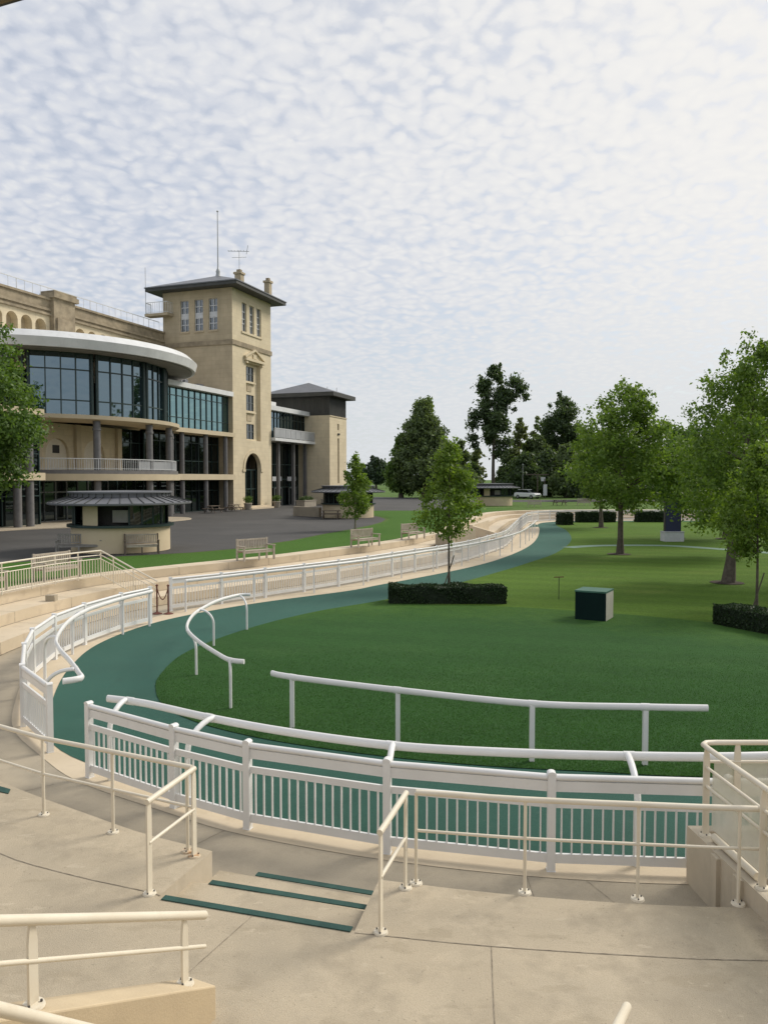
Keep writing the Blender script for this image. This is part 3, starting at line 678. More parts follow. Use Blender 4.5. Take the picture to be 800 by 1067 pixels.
tube_rail(h3, [(1.60, 4.98, 1.15), (1.38, 4.45, 1.41), (1.0, 3.5, 1.90), (0.7, 2.8, 2.26)], 0.031)
m = MB(); m.cyl(1.2, 4.0, 0.45, 1.63, 0.02, 10); m.build('post', 'cream', h3, 40)

# platform on the right: low wall with tube guard and clear sheets
pw = thing('platform_wall', (3.6, 8.2, 0), 'low grey concrete wall with square pilasters at right between fence and railing', 'wall')
m = MB()
m.prism([(3.47, 8.74), (3.64, 8.74), (3.86, 6.0), (3.69, 6.0)], 0.0, 0.66)
m.prism([(3.64, 8.74), (3.66, 8.60), (8, 8.60), (8, 8.74)], 0.0, 0.66)
m.build('wall', 'wallconc', pw)
for y in (8.06, 7.62):
    m = MB(); x = 3.47 + (8.74 - y) * 0.08; m.box(x - 0.04, x + 0.01, y - 0.07, y + 0.07, 0.0, 0.64); m.build('pilaster', 'wallconc', pw)
pg = thing('platform_guard', (3.6, 8.5, 0.66), 'cream tube guard with rounded corner and clear sheets on the low concrete wall at right', 'railing')
def xw(y): return 3.56 + (8.74 - y) * 0.08
corner = [(xw(6.0), 6.0), (xw(7.0), 7.0), (xw(8.45), 8.45), (xw(8.6) + 0.01, 8.60), (xw(8.66) + 0.07, 8.66), (3.75, 8.67), (5, 8.67), (8, 8.67)]
tube_rail(pg, [(x, y, 1.65) for x, y in corner], 0.03)
tube_rail(pg, [(xw(6.0), 6.0, 1.43), (xw(8.5), 8.5, 1.43)], 0.017, 'middle_rail')
tube_rail(pg, [(xw(6.0), 6.0, 1.22), (xw(8.5), 8.5, 1.22)], 0.017, 'middle_rail')
tube_rail(pg, [(3.66, 8.67, 1.43), (8, 8.67, 1.43)], 0.017, 'middle_rail')
for (x, y, w) in ((xw(8.5), 8.5, 0.09), (xw(7.38), 7.38, 0.09), (xw(6.3), 6.3, .09)): flat_post(pg, x, y, 0.66, 1.635, (1, 0), 0.07, 0.022)
for x in (4.0, 5.4, 6.8): flat_post(pg, x, 8.67, 0.66, 1.635, (1, 0), 0.07, 0.022)
tube_rail(pg, [(xw(8.35) + .02, 8.35, 0.71), (xw(7.5) + .02, 7.5, 0.71)], 0.042, 'kick_tube')
m = MB(); m.bar((xw(8.42) + 0.03, 8.42, 1.08), (xw(6.2) + .03, 6.2, 1.08), 0.008, 0.62); m.build('clear_sheet', 'sheet', pg)
m = MB(); m.bar((3.75, 8.70, 1.12), (7.9, 8.70, 1.12), 0.008, 0.56); m.build('clear_sheet', 'sheet', pg)

# cream balustrade above the left terraces, dropping down the steps to the rope gap
cb = thing('terrace_balustrade', (-11.3, 26.5, PZ), 'cream barred balustrade on top of the left terrace steps', 'balustrade')
def bal_span(a, b, za, zb, bars=True):
    A, B = Vector((*a, za)), Vector((*b, zb)); Z = Vector((0, 0, 1))
    m = MB(); m.cyl(A.x, A.y, za, za + 0.98, 0.024, 8); m.build('post', 'cream', cb, 40)
    m = MB(); m.tube([A + Z * 1.0, B + Z * 1.0], 0.028, 8); m.build('top_rail', 'cream', cb, 40)
    m = MB(); m.tube([A + Z * 0.84, B + Z * 0.84], 0.016, 6); m.build('middle_rail', 'cream', cb, 40)
    m = MB(); m.tube([A + Z * 0.70, B + Z * 0.70], 0.016, 6); m.tube([A + Z * 0.10, B + Z * 0.10], 0.016, 6)
    n = max(2, round((B - A).length / 0.125))
    for i in range(1, n):
        p = A.lerp(B, i / n); m.bar(p + Z * 0.10, p + Z * 0.70, 0.02, 0.02, (1, 0, 0))
    m.build('balusters', 'cream', cb)
bl = [(-13.2, 20.6), (-12.55, 22.6), (-11.95, 24.2), (-11.6, 25.5), (-11.3, 26.6), (-10.9, 27.6), (-10.4, 28.45)]
for a, b in zip(bl, bl[1:]): bal_span(a, b, PZ, PZ)
sl = [(-10.4, 28.45, 1.0), (-9.85, 28.2, 0.78), (-9.0, 27.8, 0.42), (-8.0, 27.3, 0.02)]
for a, b in zip(sl, sl[1:]): bal_span(a[:2], b[:2], a[2], b[2])
# stairs of the gap
m = MB()
for k, (t, z) in enumerate(((0.35, 0.25), (0.8, 0.5), (1.25, 0.75))):
    pass
bk = MB(); bk.box(-10.95, -10.65, 25.0, 25.25, 0.667, 0.86)
tag(bk.build('concrete_block', 'walk'), 'small grey concrete block lying on the left terrace step', 'block')
# low walls and steps of the far entrance
fwall = thing('entrance_wall', (4.9, 50, 0.9), 'low grey concrete entrance wall beside steps behind the long fence', 'wall')
m = MB(); m.prism([(3.1, 46.8), (3.4, 46.6), (6.1, 51.5), (5.8, 51.7)], 0.3, 1.3); m.build('wall', 'walk', fwall)
m = MB(); m.prism([(3.1, 46.8), (3.4, 46.6), (4.6, 45.6), (4.4, 45.35)], 0.3, [1.3, 1.3, 0.7, 0.7]); m.build('cheek', 'walk', fwall)
fw2 = thing('entrance_wall', (8, 60, 0.9), 'low beige entrance wall in front of the far terrace', 'wall')
m = MB(); m.prism([(6.2, 57.0), (6.5, 56.9), (8.6, 63.6), (8.3, 63.7)], 0.3, 1.25); m.build('wall', 'terrace', fw2)
m = MB(); m.prism([(6.2, 57.0), (6.4, 57.2), (8.1, 56.3), (8.0, 56.0)], 0.3, [1.25, 1.25, 0.75, 0.75]); m.build('cheek', 'terrace', fw2)
# ================================================================== BUILDINGS
def Fn(n0):                      # facade looking along +n
    return lambda x, d, z: fw(x, n0 - d, z)
def Fs(s0):                      # cross wall looking back towards the ring's near end
    return lambda x, d, z: fw(s0 + d, x, z)
RC = (-20.5, -8.1)
def Fr(r):                       # bow front; x is an angle in degrees
    return lambda x, d, z: fw(RC[0] + (r - d) * math.sin(R(x)), RC[1] + (r - d) * math.cos(R(x)), z)
def wall_holes(mb, F, x0, x1, z0, z1, ops, depth):
    """wall face with real openings (xa,xb,za,zb,arched) and their reveals"""
    xs = sorted({x0, x1} | {o[0] for o in ops} | {o[1] for o in ops}); zs_ = sorted({z0, z1} | {o[2] for o in ops} | {o[3] for o in ops})
    for xa, xb in zip(xs, xs[1:]):
        for za, zb in zip(zs_, zs_[1:]):
            cx, cz = (xa + xb) / 2, (za + zb) / 2
            if any(o[0] < cx < o[1] and o[2] < cz < o[3] for o in ops): continue
            mb.quad(F(xa, 0, za), F(xb, 0, za), F(xb, 0, zb), F(xa, 0, zb))
    for (xa, xb, za, zb, arch) in ops:
        if not arch:
            mb.quad(F(xa, 0, zb), F(xb, 0, zb), F(xb, depth, zb), F(xa, depth, zb))
            zs2 = zb
        else:
            r = (xb - xa) / 2; c = (xa + xb) / 2; zs2 = zb - r; k = 14
            pt = [(c - r * math.cos(math.pi * i / k), zs2 + r * math.sin(math.pi * i / k)) for i in range(k + 1)]
            for p, q in zip(pt, pt[1:]):
                mb.quad(F(p[0], 0, p[1]), F(q[0], 0, q[1]), F(q[0], 0, zb + 1e-4), F(p[0], 0, zb + 1e-4))
                mb.quad(F(p[0], 0, p[1]), F(q[0], 0, q[1]), F(q[0], depth, q[1]), F(p[0], depth, p[1]))
        mb.quad(F(xa, 0, za), F(xa, depth, za), F(xa, depth, zs2), F(xa, 0, zs2)); mb.quad(F(xb, 0, za), F(xb, depth, za), F(xb, depth, zs2), F(xb, 0, zs2))
        mb.quad(F(xa, 0, za), F(xb, 0, za), F(xb, depth, za), F(xa, depth, za))
def fbox(mb, F, xa, xb, da, db, za, zb):
    c = [F(xa, da, za)[:2], F(xb, da, za)[:2], F(xb, db, za)[:2], F(xa, db, za)[:2]]
    return mb.prism(c, za, zb)
def glazing(parent, name, F, xs, zs_, d, frame='frame', pane='glass', w=0.07, fx=None, edge=None):
    """one glazed bay: frame mesh of mullions and transoms, with the glass as its sub-part"""
    m = MB(); e = edge or w; fx = fx or 1.0
    for i, x in enumerate(xs):
        ww = (e if i in (0, len(xs) - 1) else w) * fx
        fbox(m, F, x - ww / 2, x + ww / 2, d - 0.09, d + 0.05, zs_[0], zs_[-1])
    for j, z in enumerate(zs_):
        ww = e if j in (0, len(zs_) - 1) else w
        for xa, xb in zip(xs, xs[1:]):
            fbox(m, F, xa + w * fx / 2, xb - w * fx / 2, d - 0.075, d + 0.04, z - ww / 2, z + ww / 2)
    f = m.build(name, frame, parent)
    m = MB()
    for xa, xb in zip(xs, xs[1:]): m.quad(F(xa, d, zs_[0]), F(xb, d, zs_[0]), F(xb, d, zs_[-1]), F(xa, d, zs_[-1]))
    m.build('pane', pane, f)
    return f
def arc_sweep(mb, prof, t0, t1, k=48, close=True):
    n = len(prof); vs = []
    for i in range(k + 1):
        t = t0 + (t1 - t0) * i / k
        for (r, z) in prof: vs.append(fw(RC[0] + r * math.sin(R(t)), RC[1] + r * math.cos(R(t)), z))
    fs = []
    for i in range(k):
        for j in range(n if close else n - 1):
            l = (j + 1) % n; fs.append((i * n + j, i * n + l, (i + 1) * n + l, (i + 1) * n + j))
    if close: fs += [tuple(range(n)), tuple(k * n + j for j in range(n))[::-1]]
    return mb.add(vs, fs)
def railing_line(parent, pts, z, h=1.05, mat='steelrail', gap=0.16, name='railing'):
    m = MB(); r = resample([Vector(p) for p in pts], gap)
    for i, p in enumerate(r): m.bar((p.x, p.y, z), (p.x, p.y, z + h), 0.03 if i % 10 else 0.055, 0.03 if i % 10 else 0.055, (1, 0, 0))
    for a, b in zip(pts, pts[1:]):
        m.bar((*a, z + h), (*b, z + h), 0.06, 0.06); m.bar((*a, z + 0.12), (*b, z + 0.12), 0.04, 0.04)
    return m.build(name, mat, parent)

# ---------------- square tower
tw = thing('tower', (*fw(4.7, -4.7), PZ), 'tall square sandstone tower with hipped dark roof, mast and arched doorway', 'tower')
TWs, TWd = 9.43, 9.46
m = MB()
rec = (3.1, 6.65, 9.3, 18.65, False); door = (2.7, 6.55, 0.95, 7.75, True)
topw = [(2.25, 3.35, 22.2, 25.6, False), (4.05, 5.15, 22.2, 25.6, False), (5.8, 6.9, 22.2, 25.6, False)]
wall_holes(m, Fn(0), 0, TWs, 0.9, 26.9, [rec, door] + topw, 0.45)
fbox(m, Fn(0), 0, TWs, TWd - 0.01, TWd, 0.9, 26.9); fbox(m, Fs(TWs), -TWd, 0, -0.01, 0.0, 0.9, 26.9)
m.build('wall', 'stone', tw)
m = MB(); topl = [(-7.0, -5.85, 22.1, 25.75, False), (-5.05, -3.9, 22.1, 25.75, False), (-3.12, -1.95, 22.1, 25.75, False)]
wall_holes(m, Fs(0.0), -TWd, 0, 0.9, 26.9, topl, 0.35); m.build('wall', 'stone_dark', tw)  # face turned from the sun, its shade put into darker stone
# recess back wall with three windows
m = MB(); rw = [(3.3, 5.75, 16.55, 18.3, False), (3.3, 5.75, 12.95, 14.9, False), (3.3, 5.75, 9.5, 11.35, False)]
F = lambda x, d, z: fw(x, -0.45 - d, z)
wall_holes(m, F, 3.0, 6.75, 9.3, 18.7, rw, 0.2); m.build('window_recess', 'stone', tw)
for (a, b, c, d_, _) in rw:
    glazing(tw, 'window', F, [a, (a * 2 + b) / 3, (a + 2 * b) / 3, b], [c, (c + d_) / 2, d_], 0.15, 'frame_grey', 'pane', 0.09)
for (zc) in (16.25, 12.65, 9.28):
    m = MB(); fbox(m, Fn(-0.45), 3.15, 5.9, -0.25, 0.0, zc, zc + 0.2); m.build('sill', 'stone', tw)
for zc in (15.3, 11.7):
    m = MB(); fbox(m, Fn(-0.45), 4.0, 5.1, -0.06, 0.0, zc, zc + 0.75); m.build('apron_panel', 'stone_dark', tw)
for o in topw: glazing(tw, 'window', Fn(0), [o[0], (o[0] + o[1]) / 2, o[1]], [o[2], 23.2, 23.75, 24.6, o[3]], 0.3, 'plinth', 'pane', 0.1)
for o in topl:
    f = glazing(tw, 'window', Fs(0), [o[0], (o[0] + o[1]) / 2, o[1]], [o[2], 22.9, 23.6, 24.2, 24.95, o[3]], 0.25, 'plinth', 'pane', 0.10)
    m = MB(); fbox(m, Fs(0), o[0] + .05, o[1] - .05, 0.15, 0.2, 23.62, 24.18); m.build('white_panel', 'plinth', f)
    m = MB(); fbox(m, Fs(0), o[0] - .1, o[1] + .1, -0.1, -0.003, o[2] - 0.22, o[2] - 0.003); m.build('sill', 'stone_dark', tw)
m = MB(); fbox(m, Fn(0), 2.1, 7.05, -0.12, -0.003, 21.95, 22.19); m.build('sill', 'stone', tw)
m = MB()
fbox(m, Fn(0), -0.12, TWs + 0.12, -0.12, -0.003, 20.3, 20.85); fbox(m, Fs(0), -TWd, -0.003, -0.12, -0.004, 20.3, 20.85)
m.build('string_course', 'band', tw)
# pediment
m = MB()
fbox(m, Fn(0), 2.7, 7.3, -0.35, -0.003, 18.85, 19.15); 
tri = [(2.65, 19.15), (5.0, 20.25), (7.35, 19.15)]
for (a, b) in (((2.6, 19.16), (5.0, 20.2)), ((7.4, 19.16), (5.0, 20.2))):
    m.bar(fw(a[0], 0.16, a[1] + .1), fw(b[0], 0.16, b[1] + .1), 0.3, 0.22)
m.add([fw(s, 0.08, z) for s, z in tri] + [fw(s, 0.003, z) for s, z in tri], [(0, 1, 2), (3, 4, 5)[::-1], (0, 1, 4, 3), (1, 2, 5, 4)])
fbox(m, Fn(0), 4.6, 5.4, -0.2, -0.09, 19.25, 19.75); fbox(m, Fn(0), 2.9, 3.3, -0.25, -0.003, 18.55, 18.84); fbox(m, Fn(0), 6.7, 7.1, -0.25, -0.003, 18.55, 18.84)
m.build('pediment', 'stone', tw)
# door arch surround, glazing and step
m = MB(); c, k = 4.62, 20
for i in range(k):
    a0, a1 = math.pi * i / k, math.pi * (i + 1) / k; zz = 7.75 - 1.925
    P_ = lambda r, a, n: fw(c - r * math.cos(a), n, zz + r * math.sin(a))
    m.quad(P_(1.95, a0, .09), P_(1.95, a1, .09), P_(2.35, a1, .09), P_(2.35, a0, .09)); m.quad(P_(2.35, a0, .09), P_(2.35, a1, .09), P_(2.35, a1, 0), P_(2.35, a0, 0)); m.quad(P_(1.95, a0, .09), P_(1.95, a1, .09), P_(1.95, a1, 0), P_(1.95, a0, 0))
fbox(m, Fn(0), 2.1, 2.69, -0.12, -0.003, 5.5, 5.8); fbox(m, Fn(0), 6.56, 7.15, -0.12, -0.003, 5.5, 5.8)
m.build('door_surround', 'stone', tw)
dr = glazing(tw, 'door', Fn(0), [2.7, 4.0, 5.25, 6.55], [0.95, 3.4, 5.75], 0.7, 'frame', 'glassdark', 0.14)
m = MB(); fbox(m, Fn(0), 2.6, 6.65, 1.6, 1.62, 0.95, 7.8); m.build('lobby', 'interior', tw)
m = MB(); fbox(m, Fn(0), 2.0, 7.6, -1.3, -0.003, 0.95, 1.18); fbox(m, Fn(0), 2.4, 7.2, -0.85, -0.004, 1.18, 1.36); m.build('doorstep', 'apron', tw)
# roof
oh = 1.45
co = [fw(-oh, oh), fw(TWs + oh, oh), fw(TWs + oh, -TWd - oh), fw(-oh, -TWd - oh)]
m = MB(); m.prism(co, 26.85, 27.2); m.build('eaves', 'clad', tw)
ap = fw(TWs / 2, -TWd / 2, 29.7); m = MB()
co2 = [fw(-oh - .08, oh + .08), fw(TWs + oh + .08, oh + .08), fw(TWs + oh + .08, -TWd - oh - .08), fw(-oh - .08, -TWd - oh - .08)]
b4 = [(*p, 27.21) for p in co2]; b5 = [(*p, 27.33) for p in co2]
m.add(b4 + b5 + [ap], [(0, 1, 2, 3)[::-1]] + [(i, (i + 1) % 4, 4 + (i + 1) % 4, 4 + i) for i in range(4)] + [(4 + i, 4 + (i + 1) % 4, 8) for i in range(4)])
m.build('roof', 'zinc', tw)
m = MB(); m.lathe([(0.0, 29.3), (0.35, 29.5), (0.22, 30.0), (0.28, 30.2), (0.1, 30.6), (0.075, 31), (0.05, 37.4), (0.14, 37.5), (0.0, 37.7)], ap[:2], 10); m.build('mast', 'metal', tw, 40)
for (s, n, z0, z1, w) in ((6.2, -2.6, 28.0, 30.0, .85), (8.6, 0.1, 27.4, 29.3, 0.7)):
    m = MB(); fbox(m, Fn(n), s - w / 2, s + w / 2, -w / 2, w / 2, z0, z1); fbox(m, Fn(n), s - w / 2 - .12, s + w / 2 + .12, -w / 2 - .12, w / 2 + .12, z1, z1 + 0.25)
    ch = m.build('chimney', 'stone_dark', tw)
    m = MB(); fbox(m, Fn(n), s - w * .3, s + w * .3, -w * .3, w * .3, z1 + 0.25, z1 + 0.6); m.build('chimney_pot', 'band', ch)
m = MB(); p = fw(6.2, -2.6)
m.cyl(p[0], p[1], 30.2, 33.0, 0.03, 6); m.bar((p[0] - 1.4, p[1], 32.9), (p[0] + 1.2, p[1] + .2, 32.9), 0.05, 0.05)
for k in range(7): q = p[0] - 1.3 + k * 0.38; m.bar((q, p[1] - .35, 32.9), (q, p[1] + .35, 32.95), 0.035, 0.035)
m.bar((p[0] + .9, p[1], 32.5), (p[0] + 1.1, p[1], 33.6), .05, .05); m.bar((p[0] - .9, p[1], 32.1), (p[0] + .9, p[1], 32.15), 0.04, 0.04)
m.build('antenna', 'metal', tw)
# small balcony on the far left corner
m = MB(); fbox(m, Fs(0), -11.2, -8.0, -1.2, -0.003, 24.0, 24.3); bs = m.build('balcony', 'stone_dark', tw)
bp = [fw(-0.05, -11.1), fw(-1.15, -11.1), fw(-1.15, -8.1), fw(-0.05, -8.1)]
railing_line(bs, bp, 24.3, 1.3, 'steelrail', 0.3)
m = MB(); q = fw(-1.1, -11.1); m.cyl(q[0], q[1], 24.3, 29.8, 0.03, 6); m.build('whip_aerial', 'metal', tw)

# ---------------- grandstand: back wall, bow front, middle wing
gs = thing('grandstand', (*fw(-22, -6), PZ), 'long sandstone grandstand with a bow glass front under a white curved roof', 'building')
BW = -9.4
cent = [-23.2, -21.45, -19.68, -14.25, -12.5, -10.75, -9.0, -7.25, -25.0, -26.75, -28.5, -33, -34.75, -36.5, -38.25, -40, -41.75, -43.5]
m = MB(); wall_holes(m, Fn(BW), -62, -0.02, 0.9, 20.7, [(c - .68, c + .68, 17.8, 20.1, True) for c in sorted(cent)], 0.8)
fbox(m, Fn(BW), -62, -0.02, 7.9, 8.0, 0.9, 20.7)
m.build('wall', 'stone', gs)
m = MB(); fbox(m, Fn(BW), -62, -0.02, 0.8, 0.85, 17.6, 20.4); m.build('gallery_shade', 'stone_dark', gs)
m = MB(); fbox(m, Fn(BW), -62, -0.02, -0.25, -0.003, 20.55, 20.75); fbox(m, Fn(BW), -62, -0.02, -0.2, -0.002, 21.0, 21.25); fbox(m, Fn(BW), -62, -0.02, -0.06, 0.8, 20.76, 22.05); fbox(m, Fn(BW), -62, -0.02, -0.25, 0.9, 22.05, 22.25)
m.build('parapet', 'band', gs)
for s0 in (-18.5, -33.0 + 2.3, -45.3):
    m = MB(); fbox(m, Fn(BW), s0, s0 + 2.9, -0.55, -0.004, 16.0, 22.3); fbox(m, Fn(BW), s0 - .25, s0 + 3.15, -0.85, 0.95, 22.3, 22.75); fbox(m, Fn(BW), s0 - .1, s0 + 3.0, -0.7, 0.95, 22.75, 23.0); fbox(m, Fn(BW), s0 + .3, s0 + 2.6, -0.75, -0.54, 16.01, 20.4)
    m.build('pier', 'band', gs)
railing_line(gs, [fw(-62, BW - .4), fw(-0.3, BW - .4)], 22.25, 1.15, 'steelrail', 1.0, 'parapet_railing')
m = MB(); m.prism([fw(-62, BW - .9), fw(-.02, BW - .9), fw(-.02, BW - 14), fw(-62, BW - 14)], 20.0, 21.0); m.build('terrace_roof', 'soffit', gs)
# bow roof
m = MB(); arc_sweep(m, [(7.5, 15.2), (12.9, 15.26), (13.6, 15.1), (13.78, 15.13), (14.0, 15.85), (13.3, 16.45), (9.0, 17.0), (7.5, 17.0)], -66, 62); m.build('bow_roof', 'roofw', gs, 25)
m = MB(); arc_sweep(m, [(8.0, 15.18), (12.9, 15.24), (13.5, 15.08), (13.5, 15.06), (12.8, 15.17), (8.0, 15.13)], -65, 61); m.build('soffit', 'soffit', gs, 30)
m = MB(); pv = [fw(RC[0] + 8 * math.sin(R(t)), RC[1] + 8 * math.cos(R(t))) for t in range(-90, 91, 10)]; m.prism(pv, 15.0, 16.98); m.build('bow_roof_core', 'roofw', gs)
cols = [-55, -27.5, 0, 20, 47]
for a, b in zip(cols, cols[1:]):
    nm = 4 if b - a > 24 else 3
    xs = [a + 1.6 + (b - a - 3.2) * i / nm for i in range(nm + 1)]
    glazing(gs, 'window', Fr(11.1), xs, [9.98, 11.2, 13.75, 15.12], 0, 'frame', 'glass', 0.10, 5.0)
for c in cols + [-62]:
    for dc in (-1.1, 1.1):
        q = fw(RC[0] + 11.25 * math.sin(R(c + dc)), RC[1] + 11.25 * math.cos(R(c + dc)))
        m = MB(); m.cyl(q[0], q[1], 9.96, 15.15, 0.14, 10); m.build('mullion_post', 'frame', gs, 40)
m = MB(); arc_sweep(m, [(8.5, 9.5), (11.7, 9.5), (12.2, 9.62), (12.25, 9.95), (8.5, 9.97)], -66, 62); m.build('upper_slab', 'slab', gs, 30)
m = MB(); arc_sweep(m, [(8.0, 4.5), (12.2, 4.5), (12.25, 5.05), (8.0, 5.06)], -68, 62); m.build('balcony_slab', 'slab', gs, 30)
m = MB(); arc_sweep(m, [(12.0, 5.06), (12.06, 5.06), (12.06, 5.38), (12.0, 5.38)], -68, 60); m.build('balcony_kerb', 'colgrey', gs, 30)
for c in cols:
    q = fw(RC[0] + 11.6 * math.sin(R(c)), RC[1] + 11.6 * math.cos(R(c))); m = MB()
    m.lathe([(0.30, 1.02), (0.30, 4.5)], q, 16); m.lathe([(0.30, 5.07), (0.30, 8.7), (0.36, 8.72), (0.36, 8.9), (0.31, 8.92), (0.31, 9.5)], q, 16); m.build('column', 'colgrey', gs, 40)
bal = [fw(RC[0] + 11.9 * math.sin(R(t)), RC[1] + 11.9 * math.cos(R(t))) for t in range(-66, 33, 3)]
railing_line(gs, bal, 5.38, 0.95, 'steelrail', 0.2, 'balcony_railing')
m = MB(); arc_sweep(m, [(11.78, 5.42), (11.82, 5.42), (11.82, 6.2), (11.78, 6.2)], -8, 33); m.build('balcony_panel', 'panelgrey', gs, 30)
# recessed cream wall with arched doors behind the balcony
m = MB(); dw = [(-62, -48, 5.06, 8.3, True)]
Fq = lambda x, d, z: fw(RC[0] + (9.4 - d) * math.sin(R(x)), RC[1] + (9.4 - d) * math.cos(R(x)), z)
def Fscaled(x, d, z): return fw(RC[0] - 14.4 + x, RC[1] + 6.2 - d, z)
# straight wall at n = -3.4 across the left two thirds
Fw2 = Fn(-2.6)
wall_holes(m, Fw2, -36, -17.2, 5.06, 9.5, [(-31.4, -28.6, 5.06, 8.2, True), (-26.6, -23.8, 5.06, 8.2, True), (-21.9, -19.1, 5.06, 8.2, True)], 0.3)
m.build('balcony_wall', 'stone', gs)
for a in (-31.4, -26.6, -21.9):
    m = MB(); fbox(m, Fw2, a - .02, a + 2.82, 0.28, 0.32, 5.06, 8.3); dd = m.build('arched_door', 'cream', gs)
    if a == -26.6:
        m = MB(); fbox(m, Fw2, a + 1.1, a + 1.9, 0.24, 0.277, 6.9, 7.6); m.build('pane', 'black', dd)
for s in (-27.7, -22.9, -17.3):
    m = MB(); fbox(m, Fw2, s - .3, s + .3, -0.35, -0.003, 5.07, 9.49); m.build('pilaster', 'slab', gs)
glazing(gs, 'window', Fn(-2.4), [-17.0, -15.6, -14.2, -12.8, -11.6, -10.4], [5.08, 6.3, 8.2, 9.48], 0, 'frame', 'glassdark', 0.08)
# ground floor glazing
for a in range(-36, -10, 4):
    glazing(gs, 'shopfront', Fn(-1.6), [a, a + 1.33, a + 2.66, a + 4], [1.03, 3.5, 4.49], 0, 'frame_grey' if a < -22 else 'frame', 'glassdark', 0.12)
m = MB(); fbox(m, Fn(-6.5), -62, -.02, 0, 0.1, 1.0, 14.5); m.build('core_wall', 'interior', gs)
# middle wing
m = MB(); fbox(m, Fn(0), -16, -0.05, -0.15, 8, 14.2, 14.72); fbox(m, Fn(-1.2), -16, -0.05, 0, 7, 14.73, 14.95); m.build('wing_roof', 'roofw', gs)
for a in range(4):
    s0 = -13.6 + a * 3.4
    glazing(gs, 'window', Fn(-0.7), [s0 + 3.4 * i / 3 for i in range(4)], [9.98, 11.1, 13.35, 14.19], 0, 'frame', 'glassteal', 0.07)
m = MB(); fbox(m, Fn(0), -16, -0.02, -0.35, 7, 9.5, 9.96); m.build('wing_slab', 'slab', gs)
m = MB(); fbox(m, Fn(0), -16, -0.02, -0.3, 7, 4.53, 5.15); m.build('wing_slab', 'slab', gs)
for s in (-10.1, -5.6, -1.5):
    m = MB(); q = fw(s, -0.15); m.lathe([(0.26, 0.99), (0.26, 4.53)], q, 14); m.lathe([(0.26, 5.15), (0.26, 9.5)], q, 14); m.build('column', 'colgrey', gs, 40)
for s0 in (-14, -10.1, -5.6, -1.5):
    e_ = {-14: -10.1, -10.1: -5.6, -5.6: -1.5, -1.5: -0.1}[s0]; k = 3 if e_ - s0 > 2 else 1
    xs = [s0 + (e_ - s0) * i / k for i in range(k + 1)]
    glazing(gs, 'window', Fn(-2.0), xs, [5.16, 6.6, 8.6, 9.49], 0, 'frame', 'glassdark', 0.1); glazing(gs, 'shopfront', Fn(-2.0), xs, [1.0, 3.3, 4.52], 0, 'frame', 'glassdark', 0.1)
for (s, h, w) in ((-11.5, .6, .8), (-10.3, .9, .4), (-7.6, .8, .3), (-6.6, 1.2, .25), (-5.9, .7, .6), (-3.2, .5, 1.0)):
    m = MB(); fbox(m, Fn(-2.5), s, s + w, 0, .6, 14.95, 14.95 + h); m.build('roof_vent', 'zinc', gs)
# left wing, mostly behind the plane tree
m = MB(); fbox(m, Fn(-2.4), -62, -31.5, 0, 5, 14.0, 14.5); m.build('wing_roof', 'roofw', gs)
for z0, z1 in ((9.5, 9.96), (4.53, 5.1)):
    m = MB(); fbox(m, Fn(2.6), -62, -32.2, 0, 8, z0, z1); m.build('wing_slab', 'slab', gs)
for s in (-34.6, -33.4, -39.4, -44.4):
    m = MB(); q = fw(s, 2.2); m.lathe([(0.3, 1.03), (0.3, 4.53)], q, 14); m.lathe([(0.3, 5.1), (0.3, 9.5)], q, 14); m.build('column', 'colgrey', gs, 40)
for s0 in (-56, -51, -46, -41, -36):
    xs = [s0 + 5 * i / 4 for i in range(5)]
    for zz, mt in (([5.12, 6.6, 8.6, 9.49], 'glassdark'), ([1.02, 3.3, 4.52], 'glassdark')):
        glazing(gs, 'window', Fn(0.8), xs, zz, 0, 'frame', mt, 0.09)

glazing(gs, 'window', Fn(-3.0), [-62 + 3 * i for i in range(11)], [9.98, 11.1, 13.4, 13.99], 0, 'frame', 'glassdark', .09)
# ---------------- wing right of the tower
hw = thing('entrance_wing', (*fw(15.5, -4), PZ), 'low glazed entrance wing with white roof and grey balcony right of the tower', 'building')
s0, s1 = TWs + 0.02, 21.58
m = MB(); fbox(m, Fn(0), s0, 22.6, 0.3, 8, 13.55, 14.15); fbox(m, Fn(0), s0, 15.0, 2.2, 8, 14.155, 15.0); m.build('roof', 'roofw', hw)
for a, b, mt in ((s0, 12.4, 'glass'), (12.4, 15.2, 'glass'), (15.2, 18.0, 'glass'), (18.0, s1, 'glassdark')):
    glazing(hw, 'window', Fn(-1.2), [a + (b - a) * i / 3 for i in range(4)], [9.95, 12.7, 13.54], 0, 'frame', mt, 0.08)
m = MB(); fbox(m, Fn(0), s0, 23.2, -0.55, 6, 9.55, 9.93); m.build('balcony_slab', 'roofw', hw)
for i in range(9):
    a = s0 + 0.05 + (23.1 - s0) * i / 9; b = s0 - 0.02 + (23.1 - s0) * (i + 1) / 9
    m = MB(); fbox(m, Fn(0.5), a, b, 0, 0.04, 10.0, 11.1); m.build('balcony_panel', 'panelgrey', hw)
m = MB(); fbox(m, Fn(0.5), s0, 23.15, -0.03, 0.07, 11.12, 11.2)
for i in range(10): a = s0 + (23.1 - s0) * i / 9; fbox(m, Fn(0.5), a - .03, a + .03, 0.045, 0.1, 9.93, 11.12)
m.build('handrail', 'steelrail', hw)
for s in (12.8, 17.3, 21.0):
    m = MB(); fbox(m, Fn(-0.6), s - .2, s + .2, 0, .4, 1.0, 9.55); m.build('column', 'colgrey', hw)
for a, b in ((s0, 12.8), (12.8, 17.3), (17.3, s1)):
    f = glazing(hw, 'window', Fn(-2.2), [a + (b - a) * i / 3 for i in range(4)], [1.0, 3.5, 4.6, 6.6, 9.54], 0, 'frame', 'glassdark', 0.12)
